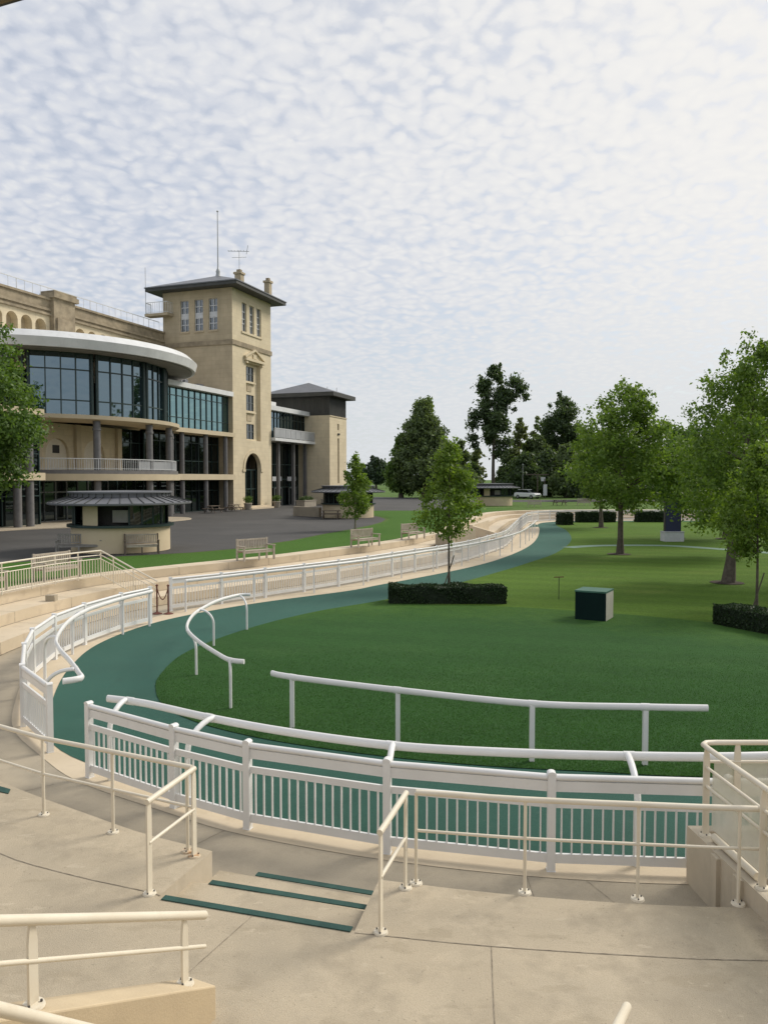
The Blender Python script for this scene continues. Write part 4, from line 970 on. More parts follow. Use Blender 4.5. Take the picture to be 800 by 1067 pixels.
for a in (13.6, 18.0):
    m = MB(); fbox(m, Fn(-2.05), a, a + 2.6, 0, 0.06, 4.35, 4.95); m.build('door_lintel', 'plinth', hw)
    glazing(hw, 'door', Fn(-1.95), [a + .2, a + 1.3, a + 2.4], [1.0, 3.4], 0, 'frame_grey', 'glassdark', 0.16)

# ---------------- end pavilion
pv = thing('pavilion', (*fw(24.7, -3), PZ), 'square sandstone pavilion with dark cladding and pyramid roof at far end', 'building')
a0, a1, n1, n0 = 21.6, 27.8, 2.8, -6.6
m = MB(); Fp = Fn(n1); wall_holes(m, Fp, a0, a1, 0.9, 13.65, [(24.45, 25.05, 4.0, 10.5, False), (24.4, 25.0, 11.7, 12.6, False)], 0.35)
fbox(m, Fs(a0), n0, n1, 0, 0.01, 0.9, 13.65); fbox(m, Fs(a1), n0, n1, -0.01, 0, 0.9, 13.65); m.build('wall', 'stone', pv)
m = MB(); fbox(m, Fp, 24.4, 25.1, 0.3, 0.34, 3.9, 10.6); m.build('slit_window', 'glassdark', pv)
m = MB(); fbox(m, Fp, 24.35, 25.05, 0.2, 0.24, 11.65, 12.65); m.build('vent', 'soffit', pv)
m = MB(); fbox(m, Fp, 24.45, 25.0, -.15, -0.003, 11.0, 11.25); m.build('lamp', 'black', pv)
m = MB(); m.prism([fw(a0 + .05, n1 - .05), fw(a1 - .05, n1 - .05), fw(a1 - .05, n0), fw(a0 + .05, n0)], 13.65, 16.3)
for i in range(28): fbox(m, Fs(a0 + .05), n0 + i * .33, n0 + i * .33 + .06, -0.04, -0.002, 13.66, 16.29)
for i in range(19): fbox(m, Fn(n1 - .05), a0 + .1 + i * .32, a0 + .16 + i * .32, -0.04, -0.002, 13.66, 16.29)
m.build('cladding', 'clad', pv)
m = MB(); fbox(m, Fp, a0 - .02, a1 + .02, -.08, -0.003, 13.5, 13.66); m.build('string_course', 'slab', pv)
o = 1.05; c4 = [fw(a0 - o, n1 + o), fw(a1 + o, n1 + o), fw(a1 + o, n0 - o), fw(a0 - o, n0 - o)]
m = MB(); m.prism(c4, 16.3, 16.85); m.build('eaves', 'clad', pv)
ap2 = fw((a0 + a1) / 2, (n0 + n1) / 2, 18.75); b4 = [(*p, 16.86) for p in c4]
m = MB(); m.add(b4 + [ap2], [(0, 1, 2, 3)[::-1]] + [(i, (i + 1) % 4, 4) for i in range(4)]); m.build('roof', 'zinc', pv)
for z, hh in ((8.7, 1.4), (12.3, .6)):
    m = MB(); fbox(m, Fn(n1 - 1.0), a1, a1 + 1.9, 0, 2.5, z, z + .25); b_ = m.build('balcony', 'slab', pv)
    railing_line(b_, [fw(a1 + .05, n1 - 1.05), fw(a1 + 1.85, n1 - 1.05), fw(a1 + 1.85, n1 - 3.4)], z + .25, hh, 'steelrail', .25)
for k in range(4):
    m = MB(); q = fw(a0 + 1.0 + k * 1.6, -1.0 + k * .8); m.cyl(q[0], q[1], 17.3, 18.2, .04, 6); m.build('roof_spike', 'metal', pv)

# ================================================================== KIOSKS
def make_kiosk(loc, label):
    r = thing('ticket_kiosk', (0, 0, 0), label, 'kiosk', 'round kiosks on the plaza')
    m = MB(); m.lathe([(2.42, 0), (2.42, 1.3)], (0, 0), 40); m.build('body', 'kioskwall', r, 40)
    m = MB(); m.lathe([(2.2, 1.24), (2.62, 1.24), (2.62, 1.36), (2.2, 1.38)], (0, 0), 40); m.build('counter', 'frame', r, 40)
    m = MB(); m.lathe([(1.9, 1.2), (1.9, 2.5)], (0, 0), 32); m.build('interior', 'interior', r, 40)
    # glazing with a solid pier facing front left
    for a in (-62, -30, 2, 34, 66, 150, 185):
        m = MB(); m.lathe([(2.28, 1.38), (2.28, 2.42)], (0, 0), 6, R(a + 1), R(a + 31)); w = m.build('window', 'glassdark', r, 40)
        m = MB()
        for t in (a, a + 16, a + 32):
            m.bar((2.3 * math.cos(R(t)), 2.3 * math.sin(R(t)), 1.37), (2.3 * math.cos(R(t)), 2.3 * math.sin(R(t)), 2.44), .07, .07)
        m.lathe([(2.25, 2.36), (2.34, 2.36), (2.34, 2.43)], (0, 0), 6, R(a), R(a + 32)); m.build('frame', 'frame', w)
    for a0_, a1_ in ((241, 262), (100, 148)):
        m = MB(); m.lathe([(2.4, 1.36), (2.4, 2.45), (2.2, 2.45)], (0, 0), 8, R(a0_), R(a1_)); m.build('pier', 'kioskwall', r, 40)
    m = MB(); m.box(0.25, 1.0, -1.99, -1.93, 1.5, 2.1); m.build('notice_board', 'soffit', r)
    m = MB(); m.lathe([(2.2, 2.34), (3.42, 2.34), (3.52, 2.38), (3.52, 2.46), (2.45, 2.74), (2.45, 2.68), (2.2, 2.58)], (0, 0), 48); rf = m.build('roof', 'zinc', r, 25)
    m = MB()
    for i in range(40):
        t = 2 * math.pi * i / 40; c, s = math.cos(t), math.sin(t)
        m.bar((2.47 * c, 2.47 * s, 2.755), (3.51 * c, 3.51 * s, 2.475), .03, .04)
    m.build('standing_seam', 'clad', rf)
    m = MB(); m.lathe([(2.45, 2.66), (2.45, 2.93), (2.58, 2.93), (2.58, 3.0), (0, 3.05)], (0, 0), 40); dm = m.build('drum', 'zinc', r, 25)
    m = MB()
    for i in range(40):
        t = 2 * math.pi * i / 40; m.bar((2.46 * math.cos(t), 2.46 * math.sin(t), 2.74), (2.46 * math.cos(t), 2.46 * math.sin(t), 2.93), .03, .03, (1, 0, 0))
    m.build('standing_seam', 'clad', dm)
    r.location = loc
    return r
kk = make_kiosk((-13.5, 39.9, PZ), 'nearest round kiosk with dark zinc roof and cream base behind two benches')
copy_thing(kk, (-3.4, 73.9, PZ), R(20), 'middle round kiosk half hidden by the slim tree, beside the pavilion')
copy_thing(kk, (15.2, 107.0, PZ), R(-15), 'farthest round kiosk in front of the dark wood, beside the parked car')

# ================================================================== BENCHES
def make_bench(wood, L=1.7):
    r = thing('park_bench', (0, 0, 0), 'x', 'bench', 'wooden park benches round the ring')
    m = MB()
    for k in range(5): m.box(-L / 2 + .04, L / 2 - .04, -0.26 + k * .105, -0.175 + k * .105, .425 + (.008 if k in (0,) else 0), .455)
    m.build('seat', wood, r)
    m = MB(); m.box(-L / 2 + .05, L / 2 - .05, .245, .285, .88, .95); m.box(-L / 2 + .05, L / 2 - .05, .245, .285, .5, .55)
    n = 17
    for i in range(n): x = -L / 2 + .12 + (L - .24) * i / (n - 1); m.box(x - .025, x + .025, .25, .275, .55, .88)
    m.build('backrest', wood, r)
    for sx in (-1, 1):
        x = sx * (L / 2 - .03)
        m = MB(); m.box(x - .035, x + .035, -.30, -.23, 0, .63); m.build('leg', wood, r)
        m = MB(); m.box(x - .035, x + .035, .235, .295, 0, .97); m.build('leg', wood, r)
        m = MB(); m.box(x - .045, x + .045, -.34, .235, .63, .67); m.build('armrest', wood, r)
    m = MB(); m.box(-L / 2 + .1, L / 2 - .1, -.27, -.23, .34, .42); m.box(-L / 2 + .1, L / 2 - .1, .235, .27, .34, .42); m.build('seat_frame', wood, r)
    m = MB(); m.box(-.035, .035, -.28, -.23, 0, .34); m.build('leg', wood, r)
    return r
b0 = make_bench('wood')
def yaw_facing(dx, dy): return math.atan2(dx, -dy)          # front (-y) looks along (dx,dy)
def put(o, x, y, dx, dy, label, first=False):
    if first: o.location = (x, y, PZ); o.rotation_euler = (0, 0, yaw_facing(dx, dy)); o['label'] = label; return o
    return copy_thing(o, (x, y, PZ), yaw_facing(dx, dy), label)
put(b0, -5.75, 34.75, .72, -.69, 'pale wooden bench on the lawn edge nearest the slim trees, left one of the row', True)
put(b0, -1.0, 41.6, .75, -.66, 'pale wooden bench in front of the slim white stemmed tree')
put(b0, 1.75, 46.7, .8, -.6, 'pale wooden bench left of the hedge tree, partly behind its leaves')
put(b0, -11.85, 28.1, .9, -.4, 'pale wooden bench seen through the cream balustrade, right one of two')
put(b0, -12.75, 24.4, .95, -.3, 'pale wooden bench through the balustrade at left picture edge')
put(b0, 19.4, 100.3, -.2, -1, 'distant pale bench beside the farthest kiosk, behind the far fence')
put(b0, 27.3, 106.2, -.2, -1, 'distant pale bench under the dark trees right of the picnic table')
b1 = make_bench('woodshade', 2.1); put(b1, -14.75, 37.6, .2, -1, 'bench greyed as if shaded, in front of the near kiosk, left of the brown one', True)
b2 = make_bench('wooddark', 1.6)
for o in kids(b2):
    if o.name.startswith(('seat', 'backrest')): o.data.materials[0] = M['wood']
put(b2, -11.75, 37.6, .35, -.93, 'bench with dark brown arms against the near kiosk base', True)
def make_picnic(label):
    r = thing('picnic_table', (0, 0, 0), label, 'picnic table', 'picnic tables on the plaza')
    m = MB()
    for k in range(6): m.box(-.9, .9, -.38 + k * .128, -.265 + k * .128, .72, .76)
    m.build('tabletop', 'wooddark', r)
    for s in (-1, 1):
        m = MB()
        for k in range(2): m.box(-.9, .9, s * .72 - .13 + k * .135, s * .72 - .01 + k * .135, .43, .47)
        m.build('seat', 'wooddark', r)
        for x in (-.65, .65):
            m = MB(); m.bar((x, s * .2, .72), (x, s * .68, 0), .05, .09, (1, 0, 0)); m.build('leg', 'wooddark', r)
    m = MB()
    for x in (-.65, .65): m.box(x + .03, x + .08, -.8, .8, .36, .43)
    m.build('crossbeam', 'wooddark', r)
    return r
p0 = make_picnic('dark picnic table by the hedged base of the middle kiosk'); p0.location = (-4.85, 70.6, PZ)
copy_thing(p0, (24.2, 107.2, PZ), 0.2, 'dark picnic table alone on the far grass beyond the fence')
copy_thing(p0, (*fw(-7.6, 2.0), PZ), R(70), 'picnic table under the middle wing, farther from the tower')
copy_thing(p0, (*fw(-3.4, 2.0), PZ), R(70), 'picnic table under the middle wing, next to the tower')

# ================================================================== FOLIAGE
nr = np.random.default_rng(11)
def leaves(name, clumps, n, size, mat, parent, fuzz=0.2, shell=2.2, aspect=0.62):
    C_ = np.array([c[:3] for c in clumps], float); RR = np.array([c[3] for c in clumps], float); SQ = np.array([c[4] if len(c) > 4 else 0.85 for c in clumps])
    w = RR ** 2; w /= w.sum(); k = nr.choice(len(clumps), n, p=w)
    d = nr.normal(size=(n, 3)); d /= np.linalg.norm(d, axis=1)[:, None]
    rad = RR[k] * nr.random(n) ** (1 / shell) * (1 + fuzz * nr.normal(size=n))
    p = C_[k] + d * rad[:, None] * np.stack([np.ones(n), np.ones(n), SQ[k]], 1)
    nrm = d * 0.5 + nr.normal(size=(n, 3)) * 0.75 + np.array([0, 0, 0.35]); nrm /= np.linalg.norm(nrm, axis=1)[:, None]
    t = nr.normal(size=(n, 3)); t -= nrm * (t * nrm).sum(1)[:, None]; t /= np.linalg.norm(t, axis=1)[:, None]; b = np.cross(nrm, t)
    s = size * (0.55 + 0.8 * nr.random(n))[:, None]
    droop = nrm * s * -0.18
    v = np.empty((n, 4, 3)); v[:, 0] = p - t * s * 0.5; v[:, 1] = p + b * s * 0.5 * aspect; v[:, 2] = p + t * s * 0.5 + droop; v[:, 3] = p - b * s * 0.5 * aspect
    offv = Vector((0, 0, 0)); q = parent
    while q is not None: offv += q.location; q = q.parent
    v = v.reshape(-1, 3) - np.array(offv)
    me = bpy.data.meshes.new(name); me.vertices.add(4 * n); me.vertices.foreach_set('co', v.ravel())
    me.loops.add(4 * n); me.loops.foreach_set('vertex_index', np.arange(4 * n, dtype=np.int32))
    me.polygons.add(n); me.polygons.foreach_set('loop_start', np.arange(0, 4 * n, 4, dtype=np.int32)); me.polygons.foreach_set('loop_total', np.full(n, 4, np.int32))
    me.update(calc_edges=True); me.materials.append(M[mat])
    o = bpy.data.objects.new(name, me); COL.objects.link(o); o.parent = parent
    return o
ENV = {
    'oval': lambda t: math.sin(math.pi * (0.08 + 0.88 * t)) ** 0.7,
    'cone': lambda t: (1 - t) ** 0.75 * min(1, 0.45 + 3.0 * t) + 0.04,
    'egg': lambda t: min(1, 0.55 + 2.2 * t) * (1 - t ** 2.2) ** 0.75 + 0.05,
    'broad': lambda t: min(1, 0.72 + 1.3 * t) * (1 - t ** 3.4) ** 0.62 * (1.0 if t > .12 else .8) + 0.03,
    'teardrop': lambda t: min(1, 0.5 + 2.6 * t) * (1 - t) ** 0.55 * 1.06 + .05,
    'dome': lambda t: (1 - t ** 2.5) ** 0.6 * min(1, .8 + t),
}
def tree(name, label, x, y, zb, top, bot, rad, env, nclump, nleaf, size, mat, bark='bark', tr=0.14, lean=(0, 0), group=None, stake=False, ring=True, cr=0.34, jitter=1.0, extra=(), limbs=12, cat='tree', sprigs=.55, fuzz=.2):
    r = thing(name, (x, y, zb), label, cat, group)
    H = top - bot; cl = []
    f = ENV[env]
    for i in range(nclump):
        t = (i + rng.random()) / nclump
        a = rng.random() * 2 * math.pi + i * 2.4; q = f(t) * rad
        c = rad * cr * (0.6 + 0.6 * rng.random()) * (0.55 + 0.45 * f(t))
        rr = max(0, q - c * 0.75) * math.sqrt(rng.uniform(0.12, 1.0)) * (1 + 0.18 * jitter * rng.uniform(-1, 1))
        lx = lean[0] * (bot + H * t - zb) / (top - zb); ly = lean[1] * (bot + H * t - zb) / (top - zb)
        z = bot + c * .6 + (H - 1.2 * c) * t
        cl.append((x + lx + rr * math.cos(a), y + ly + rr * math.sin(a), z, c, 0.8))
    for i in range(int(nclump * sprigs)):
        t = rng.uniform(.25, 1.0); a = rng.random() * 2 * math.pi; q = f(min(t, .985)) * rad; c = rad * cr * rng.uniform(.22, .42)
        lx = lean[0] * (bot + H * t - zb) / (top - zb); ly = lean[1] * (bot + H * t - zb) / (top - zb)
        k_ = rng.uniform(.72, .98); cl.append((x + lx + q * k_ * math.cos(a), y + ly + q * k_ * math.sin(a), bot + H * t + rng.uniform(-.2, .45) * rad * cr, c, 1.15))
    for (dx, dy, z, c) in extra: cl.append((x + dx, y + dy, z, c, 0.8))
    # trunk and limbs in one mesh
    m = MB(); zt_ = bot + H * 0.72
    pts = []
    for i in range(9):
        t = i / 8; z = zb - 0.05 + (zt_ - zb) * t
        pts.append((x + lean[0] * (z - zb) / (top - zb) + 0.25 * tr * math.sin(5 * t + x), y + lean[1] * (z - zb) / (top - zb) + 0.25 * tr * math.cos(4 * t + y), z))
    m.tube(pts, [tr * (1.35 if i == 0 else 1) * (1 - 0.8 * i / 8) for i in range(9)], 9)
    for c in sorted(cl, key=lambda c: -c[3])[:limbs]:
        t = max(0.28, min(0.95, (c[2] - 0.5 * math.hypot(c[0] - x, c[1] - y) - zb) / max(0.1, zt_ - zb))); j = min(7, int(t * 8)); a = Vector(pts[j]).lerp(Vector(pts[j + 1]), t * 8 - j if t < 1 else 1)
        b = Vector(c[:3]); mid = a.lerp(b, .5) + Vector((0, 0, 0.06 * (b - a).length))
        m.tube([a, mid, b], [tr * .42 * (1 - .6 * t), tr * .26 * (1 - .4 * t), tr * .1], 6)
    m.build('trunk', bark, r, 60)
    leaves('crown', cl, nleaf, size, mat, r, fuzz)
    if ring:
        m = MB(); m.lathe([(0.0, zb + .06), (.35, zb + .05), (.62, zb + .028), (.72, zb + .022)], (x, y), 18); s_ = m.build('soil_ring', 'soil', r, 60)
    if stake:
        m = MB(); m.tube([(x - .24, y - .16, zb - .02), (x + .2, y - .12, zb + 1.35)], .024, 6)
        m.build('stake', 'bark' if bark != 'barkpale' else 'barkpale', r, 40)
    return r
# young and mature trees round the ring
tree('plane_tree', 'leafy green tree cut by the left picture edge in front of the grandstand', -24.0, 45.0, PZ, 14.2, 2.6, 4.25, 'oval', 90, 30000, .25, 'leafdeep', tr=.22, ring=False, group='trees round the ring', cr=.3)
tree('young_tree', 'young staked tree behind the low hedge left of centre', 2.78, 33.1, 0.02, 6.3, 2.0, 1.62, 'teardrop', 54, 6500, .15, 'leafyoung', tr=.055, ring=False, stake=True, cr=.36, group='trees round the ring', limbs=16)
tree('young_tree', 'slim young tree with pale stem behind a bench on the plaza lawn', -2.0, 54.6, PZ, 6.35, 1.85, 1.5, 'teardrop', 40, 5200, .18, 'leafyoung', 'barkpale', tr=.08, ring=False, cr=.36, group='trees round the ring')
tree('plane_tree', 'broad full tree in the middle of the far lawn with a bare straight trunk', 14.37, 47.4, 0.02, 10.4, 2.5, 3.35, 'broad', 104, 18500, .21, 'leaf', tr=.2, cr=.27, group='trees round the ring', limbs=18, lean=(.3, 0))
tree('plane_tree', 'smaller lawn tree left of the dark blue panel with a hedge behind its trunk', 20.5, 73.5, 0.02, 9.6, 3.0, 4.0, 'oval', 60, 9000, .30, 'leafdeep', tr=.2, cr=.3, group='trees round the ring')
tree('plane_tree', 'largest tree at right with leaning thick trunk and tall crown', 15.2, 34.3, 0.02, 10.8, 2.0, 3.2, 'broad', 116, 25000, .165, 'leaf', tr=.24, cr=.27, lean=(1.5, .3), group='trees round the ring', limbs=18)
tree('plane_tree', 'thin trunked tree behind the largest tree at right', 21.3, 46.3, 0.02, 9.2, 2.4, 2.9, 'egg', 54, 12500, .22, 'leaf', tr=.1, cr=.32, group='trees round the ring', extra=[(-3.9, 0, 3.3, 1.2), (-3.3, 0, 4.6, 1.5), (-4.3, 0, 5.2, 1.2), (-2.8, 0, 3.0, 1.1), (-3.2, .5, 6.2, 1.3)])
tree('plane_tree', 'thick trunked tree on the far lawn right of the dark blue panel', 26.2, 59.6, 0.02, 10.0, 2.6, 4.3, 'oval', 64, 12000, .27, 'leafdeep', tr=.25, cr=.3, group='trees round the ring')
tree('plane_tree', 'low crowned tree directly behind the dark blue panel', 22.6, 60.0, 0.02, 8.8, 2.4, 4.0, 'oval', 60, 12000, .26, 'leafdeep', tr=.16, cr=.32, group='trees round the ring')
tree('young_tree', 'young staked tree behind the hedge at the right picture edge', 13.0, 27.0, 0.02, 5.95, 1.75, 1.55, 'egg', 54, 8500, .14, 'leafyoung', tr=.055, ring=False, stake=True, cr=.34, group='trees round the ring')
tree('plane_tree', 'tree beyond the right picture edge of the lawn', 21.5, 33.5, 0.02, 10.5, 2.4, 3.6, 'egg', 60, 9000, .22, 'leaf', tr=.2, cr=.3, group='trees round the ring')

# background trees (plaza level, beyond the far fence)
BGK = 3.0
def bg(px, d, ytop, ybot, hw, env, mat, label, nc=56, nl=5200, size=1.0, cr=.34, name='broadleaf_tree', tr=.45, extra=(), zb=PZ, jitter=1.2, limbs=10, lean=(0, 0)):
    x = (px - 400) / 810 * d; rngs = 1; z = lambda yy: 4.63 + (499 - yy) / 810 * d
    return tree(name, label, x, d, zb, z(ytop), max(zb + .2, z(ybot)), hw * d / 810, env, nc, int(nl * BGK), size * .95, mat, tr=tr, ring=False, cr=cr, group='trees beyond the ring', sprigs=.2, fuzz=.32, extra=extra, jitter=jitter, limbs=limbs, lean=lean)
bg(441, 150, 416, 514, 36, 'teardrop', 'leafwood', 'big dense cone shaped tree beyond the plaza, right of the pavilion', 100, 13000, .62, .30)
bg(418, 152, 452, 515, 17, 'dome', 'leafdeep', 'lower bushy tree hugging the left side of the big cone shaped tree', 30, 4000, .6, .4)
d = 158
bg(514, d, 381, 466, 23, 'oval', 'leafdark', 'tallest dark tree with long bare trunk and ragged crown on the skyline', 40, 5200, .62, .36, tr=.42,
   extra=[(4.2, 0, 24.3, 1.7), (5.6, 0, 22.9, 1.5), (6.5, 1, 21.3, 1.0), (3.6, 0, 21.5, 1.5), (-3.6, 0, 17.5, 1.7), (-4.2, 0, 15.6, 1.4), (-4.3, 0, 13.0, 1.4), (-3.9, 0, 11.4, 1.0), (2.5, 0, 12.0, 1.7), (1.0, 0, 10.0, 1.7)], jitter=1.2)
bg(586, 172, 413, 475, 22, 'oval', 'leafdark', 'dark crowned tree on the skyline left of the broad lawn tree', 36, 5000, .65, .38, jitter=1.2)
bg(392, 300, 477, 504, 15, 'dome', 'leafteal', 'small far dark tree on the horizon right of the pavilion', 26, 3000, 1.3, .4)
bg(377, 320, 484, 504, 8, 'dome', 'leafteal', 'tiny far tree on the horizon touching the pavilion', 18, 2000, 1.2, .4)
bg(480, 176, 458, 516, 15, 'egg', 'leafwood', 'mid green tree behind the farthest kiosk, left of the tall trunk', 30, 3600, .7, .36)
bg(497, 186, 466, 517, 13, 'egg', 'leafolive', 'thin olive tree just left of the tall bare trunk', 24, 1700, .7, .36)
bg(541, 182, 436, 512, 15, 'egg', 'leafolive', 'airy olive green tree between the two skyline trees', 28, 2600, .7, .32)
bg(559, 190, 434, 510, 12, 'egg', 'leafolive', 'sparse pale topped tree behind the parked car', 24, 1300, .7, .3)
bg(558, 165, 452, 517, 22, 'dome', 'leafwood', 'rounded dark tree behind the parked car', 36, 5200, .7, .36)
bg(546, 150, 472, 518, 20, 'dome', 'leafdark', 'low dark bushy tree right of the tall bare trunk', 30, 4200, .65, .38)
bg(592, 150, 462, 518, 22, 'dome', 'leafwood', 'rounded dark tree left behind the broad lawn tree', 34, 4600, .65, .36)
bg(474, 140, 482, 519, 14, 'dome', 'leafwood', 'low bushy tree left behind the farthest kiosk', 24, 3000, .6, .4)
bg(492, 165, 482, 517, 13, 'dome', 'leafdark', 'low dark tree behind the roof of the farthest kiosk', 24, 3200, .6, .4)
bg(612, 130, 475, 519, 22, 'dome', 'leafdark', 'dark tree low behind the left side of the broad lawn tree', 30, 3600, .6, .38)
k = 0
for px, dd, yt, w, mt, lab in ((640, 165, 452, 26, 'leafwood', 'dark wood edge tree straight behind the broad lawn tree'), (676, 150, 462, 24, 'leafdark', 'dark wood edge tree right behind the broad lawn tree'), (706, 160, 448, 24, 'leafwood', 'wood edge tree showing between the two biggest lawn trees'),
        (742, 150, 450, 28, 'leafwood', 'wood edge tree behind the left half of the largest tree'), (784, 145, 445, 30, 'leafdark', 'wood edge tree behind the right half of the largest tree'), (830, 150, 440, 34, 'leafwood', 'wood edge tree beyond the right picture edge, nearer one'), (890, 155, 445, 40, 'leafwood', 'wood edge tree far beyond the right picture edge'),
        (660, 128, 492, 22, 'leafdark', 'low dark bush tree under the broad tree before the wood'), (722, 126, 490, 26, 'leafdark', 'low dark bush tree behind the dark blue panel'), (775, 124, 490, 30, 'leafdark', 'low dark bush tree at the right edge of the wood')):
    bg(px, dd, yt, 518 if dd > 130 else 522, w, 'dome', mt, lab, 34, 4600, .66, .36)

for px, dd, yt, w, mt, lab in ((572, 160, 468, 24, 'leafdark', 'low dark tree between the parked car and the broad lawn tree'), (538, 172, 478, 20, 'leafdark', 'low dark tree straight behind the parked car'),
        (486, 150, 488, 18, 'leafwood', 'low bush tree behind the left half of the farthest kiosk'), (620, 155, 458, 24, 'leafdark', 'dark wood edge tree left behind the broad lawn tree'), (556, 178, 462, 22, 'leafwood', 'wide green tree under the airy olive tree')):
    bg(px, dd, yt, 518, w, 'dome', mt, lab, 34, 4600, .66, .38)
for px, dd, yt, w, mt, lab in ((530, 180, 468, 15, 'leafwood', 'small green tree just right of the tall bare trunk'), (602, 175, 446, 18, 'leafwood', 'green tree between the dark crowned tree and the broad lawn tree'), (568, 185, 448, 16, 'leafolive', 'olive tree under the left edge of the dark crowned tree')):
    bg(px, dd, yt, 517, w, 'egg', mt, lab, 30, 3600, .66, .38)
for i, (x, y, h) in enumerate(((62, 38, 17), (66, 50, 20), (64, 63, 18), (68, 76, 21), (64, 90, 19), (60, 26, 18), (67, 102, 25), (52, 14, 16), (72, 113, 28), (80, 125, 29), (88, 138, 29), (76, 98, 26), (96, 150, 30))):
    tree('broadleaf_tree', ['tree standing outside the right end of the ring', 'tree'][0], x, y, PZ, h, 2.0, 7.5, 'broad', 40, 5000, .9, 'leafwood', tr=.4, ring=False, cr=.34, group='trees outside the right end of the ring')

# short grass blades standing on the near turf
def inside(px, py, poly):
    n = len(poly); c = np.zeros(len(px), bool); j = n - 1
    for i in range(n):
        xi, yi = poly[i]; xj, yj = poly[j]
        cond = ((yi > py) != (yj > py)) & (px < (xj - xi) * (py - yi) / (yj - yi + 1e-12) + xi); c ^= cond; j = i
    return c
tp = [(p.x, p.y) for p in TIc]
nb = 330000
yy = 11.8 + 11.0 * nr.random(nb) ** 1.5; xx = -5.6 + (yy * 0.5 + 10.0) * nr.random(nb)
kp = inside(xx, yy, tp) & (nr.random(nb) < np.clip((21.5 - yy) / 6.0, 0, 1)); xx, yy = xx[kp], yy[kp]; nb = len(xx)
ang = nr.random(nb) * 2 * np.pi; hh = .014 + .016 * nr.random(nb); ww = .005 + .004 * nr.random(nb); ln = (nr.random((nb, 2)) - .5) * .04
v = np.empty((nb, 3, 3)); cx, sx = np.cos(ang) * ww, np.sin(ang) * ww
v[:, 0] = np.stack([xx - cx, yy - sx, np.full(nb, .022)], 1); v[:, 1] = np.stack([xx + cx, yy + sx, np.full(nb, .022)], 1); v[:, 2] = np.stack([xx + ln[:, 0], yy + ln[:, 1], .022 + hh], 1)
me = bpy.data.meshes.new('turf_blades'); me.vertices.add(3 * nb); me.vertices.foreach_set('co', v.ravel()); me.loops.add(3 * nb); me.loops.foreach_set('vertex_index', np.arange(3 * nb, dtype=np.int32))
me.polygons.add(nb); me.polygons.foreach_set('loop_start', np.arange(0, 3 * nb, 3, dtype=np.int32)); me.polygons.foreach_set('loop_total', np.full(nb, 3, np.int32)); me.update(calc_edges=True)
me.materials.append(leaf_mat('turf_blade', (0.030, 0.090, 0.020), (0.050, 0.122, 0.032), 0.3))
o = bpy.data.objects.new('turf_blades', me); COL.objects.link(o); tag(o, 'short dark green grass on the near part of the lawn', 'grass', None, 'stuff')

# hedges
def hedge(pts, w, h, label, size=.055, dens=1500, zb=0.02):
    c = [Vector(p) for p in pts]; n = normals(c, False)
    A = [p - q * w / 2 for p, q in zip(c, n)]; B = [p + q * w / 2 for p, q in zip(c, n)]
    mid = c[len(c) // 2]; r = thing('clipped_hedge', (mid.x, mid.y, zb), label, 'hedge', 'clipped hedges on the lawn')
    m = MB(); m.prism([tuple(p) for p in A] + [tuple(p) for p in B[::-1]], zb, zb + h - .03); m.build('core', surf('hedge_core', (.012, .02, .009), None, 1.0) if 'hedge_core' not in bpy.data.materials else bpy.data.materials['hedge_core'], r)
    L = sum((b - a).length for a, b in zip(c, c[1:])); tot = []
    faces = [(A[i], A[i + 1], 's') for i in range(len(c) - 1)] + [(B[i], B[i + 1], 's') for i in range(len(c) - 1)] + [(A[0], B[0], 's'), (A[-1], B[-1], 's')]
    P_ = []
    for a, b, _ in faces:
        k_ = int((b - a).length * h * dens); t = nr.random(k_); z = nr.random(k_) * h
        P_.append(np.stack([a.x + (b.x - a.x) * t, a.y + (b.y - a.y) * t, zb + z], 1))
    for i in range(len(c) - 1):
        k_ = int((c[i + 1] - c[i]).length * w * dens); t = nr.random(k_); u = nr.random(k_)
        a = np.array(A[i])[None] * (1 - t)[:, None] + np.array(A[i + 1])[None] * t[:, None]; b = np.array(B[i])[None] * (1 - t)[:, None] + np.array(B[i + 1])[None] * t[:, None]
        q = a * (1 - u)[:, None] + b * u[:, None]; P_.append(np.concatenate([q, np.full((k_, 1), zb + h)], 1))
    P_ = np.concatenate(P_); P_ += nr.normal(size=P_.shape) * size * .3; P_[:, 2] += (P_[:, 2] - zb) / h * .03 * (np.sin(P_[:, 0] * 5.1) + np.sin(P_[:, 0] * 2.3 + P_[:, 1] * 3.7)); P_[:, 1] += .02 * np.sin(P_[:, 0] * 3.3 + P_[:, 2] * 6)
    cl = np.concatenate([P_, np.full((len(P_), 1), 1e-3)], 1)
    # one leaf per point
    n_ = len(P_); nrm = nr.normal(size=(n_, 3)); nrm /= np.linalg.norm(nrm, axis=1)[:, None]; t = nr.normal(size=(n_, 3)); t -= nrm * (t * nrm).sum(1)[:, None]; t /= np.linalg.norm(t, axis=1)[:, None]; b = np.cross(nrm, t)
    s = size * (.6 + .8 * nr.random(n_))[:, None]; v = np.stack([P_ - t * s * .6, P_ + b * s * .4, P_ + t * s * .6, P_ - b * s * .4], 1).reshape(-1, 3) - np.array(r.location)
    me = bpy.data.meshes.new('foliage'); me.from_pydata(v.tolist(), [], [(4 * i, 4 * i + 1, 4 * i + 2, 4 * i + 3) for i in range(n_)]); me.materials.append(M['hedge'])
    o = bpy.data.objects.new('foliage', me); COL.objects.link(o); o.parent = r
    return r
hedge([(0.2, 28.95), (4.5, 28.95)], .9, .62, 'long low clipped hedge at the foot of the young staked tree')
hedge([(10.85, 24.75), (11.8, 22.95), (13.0, 20.7)], .9, .6, 'dark clipped hedge at the right picture edge')
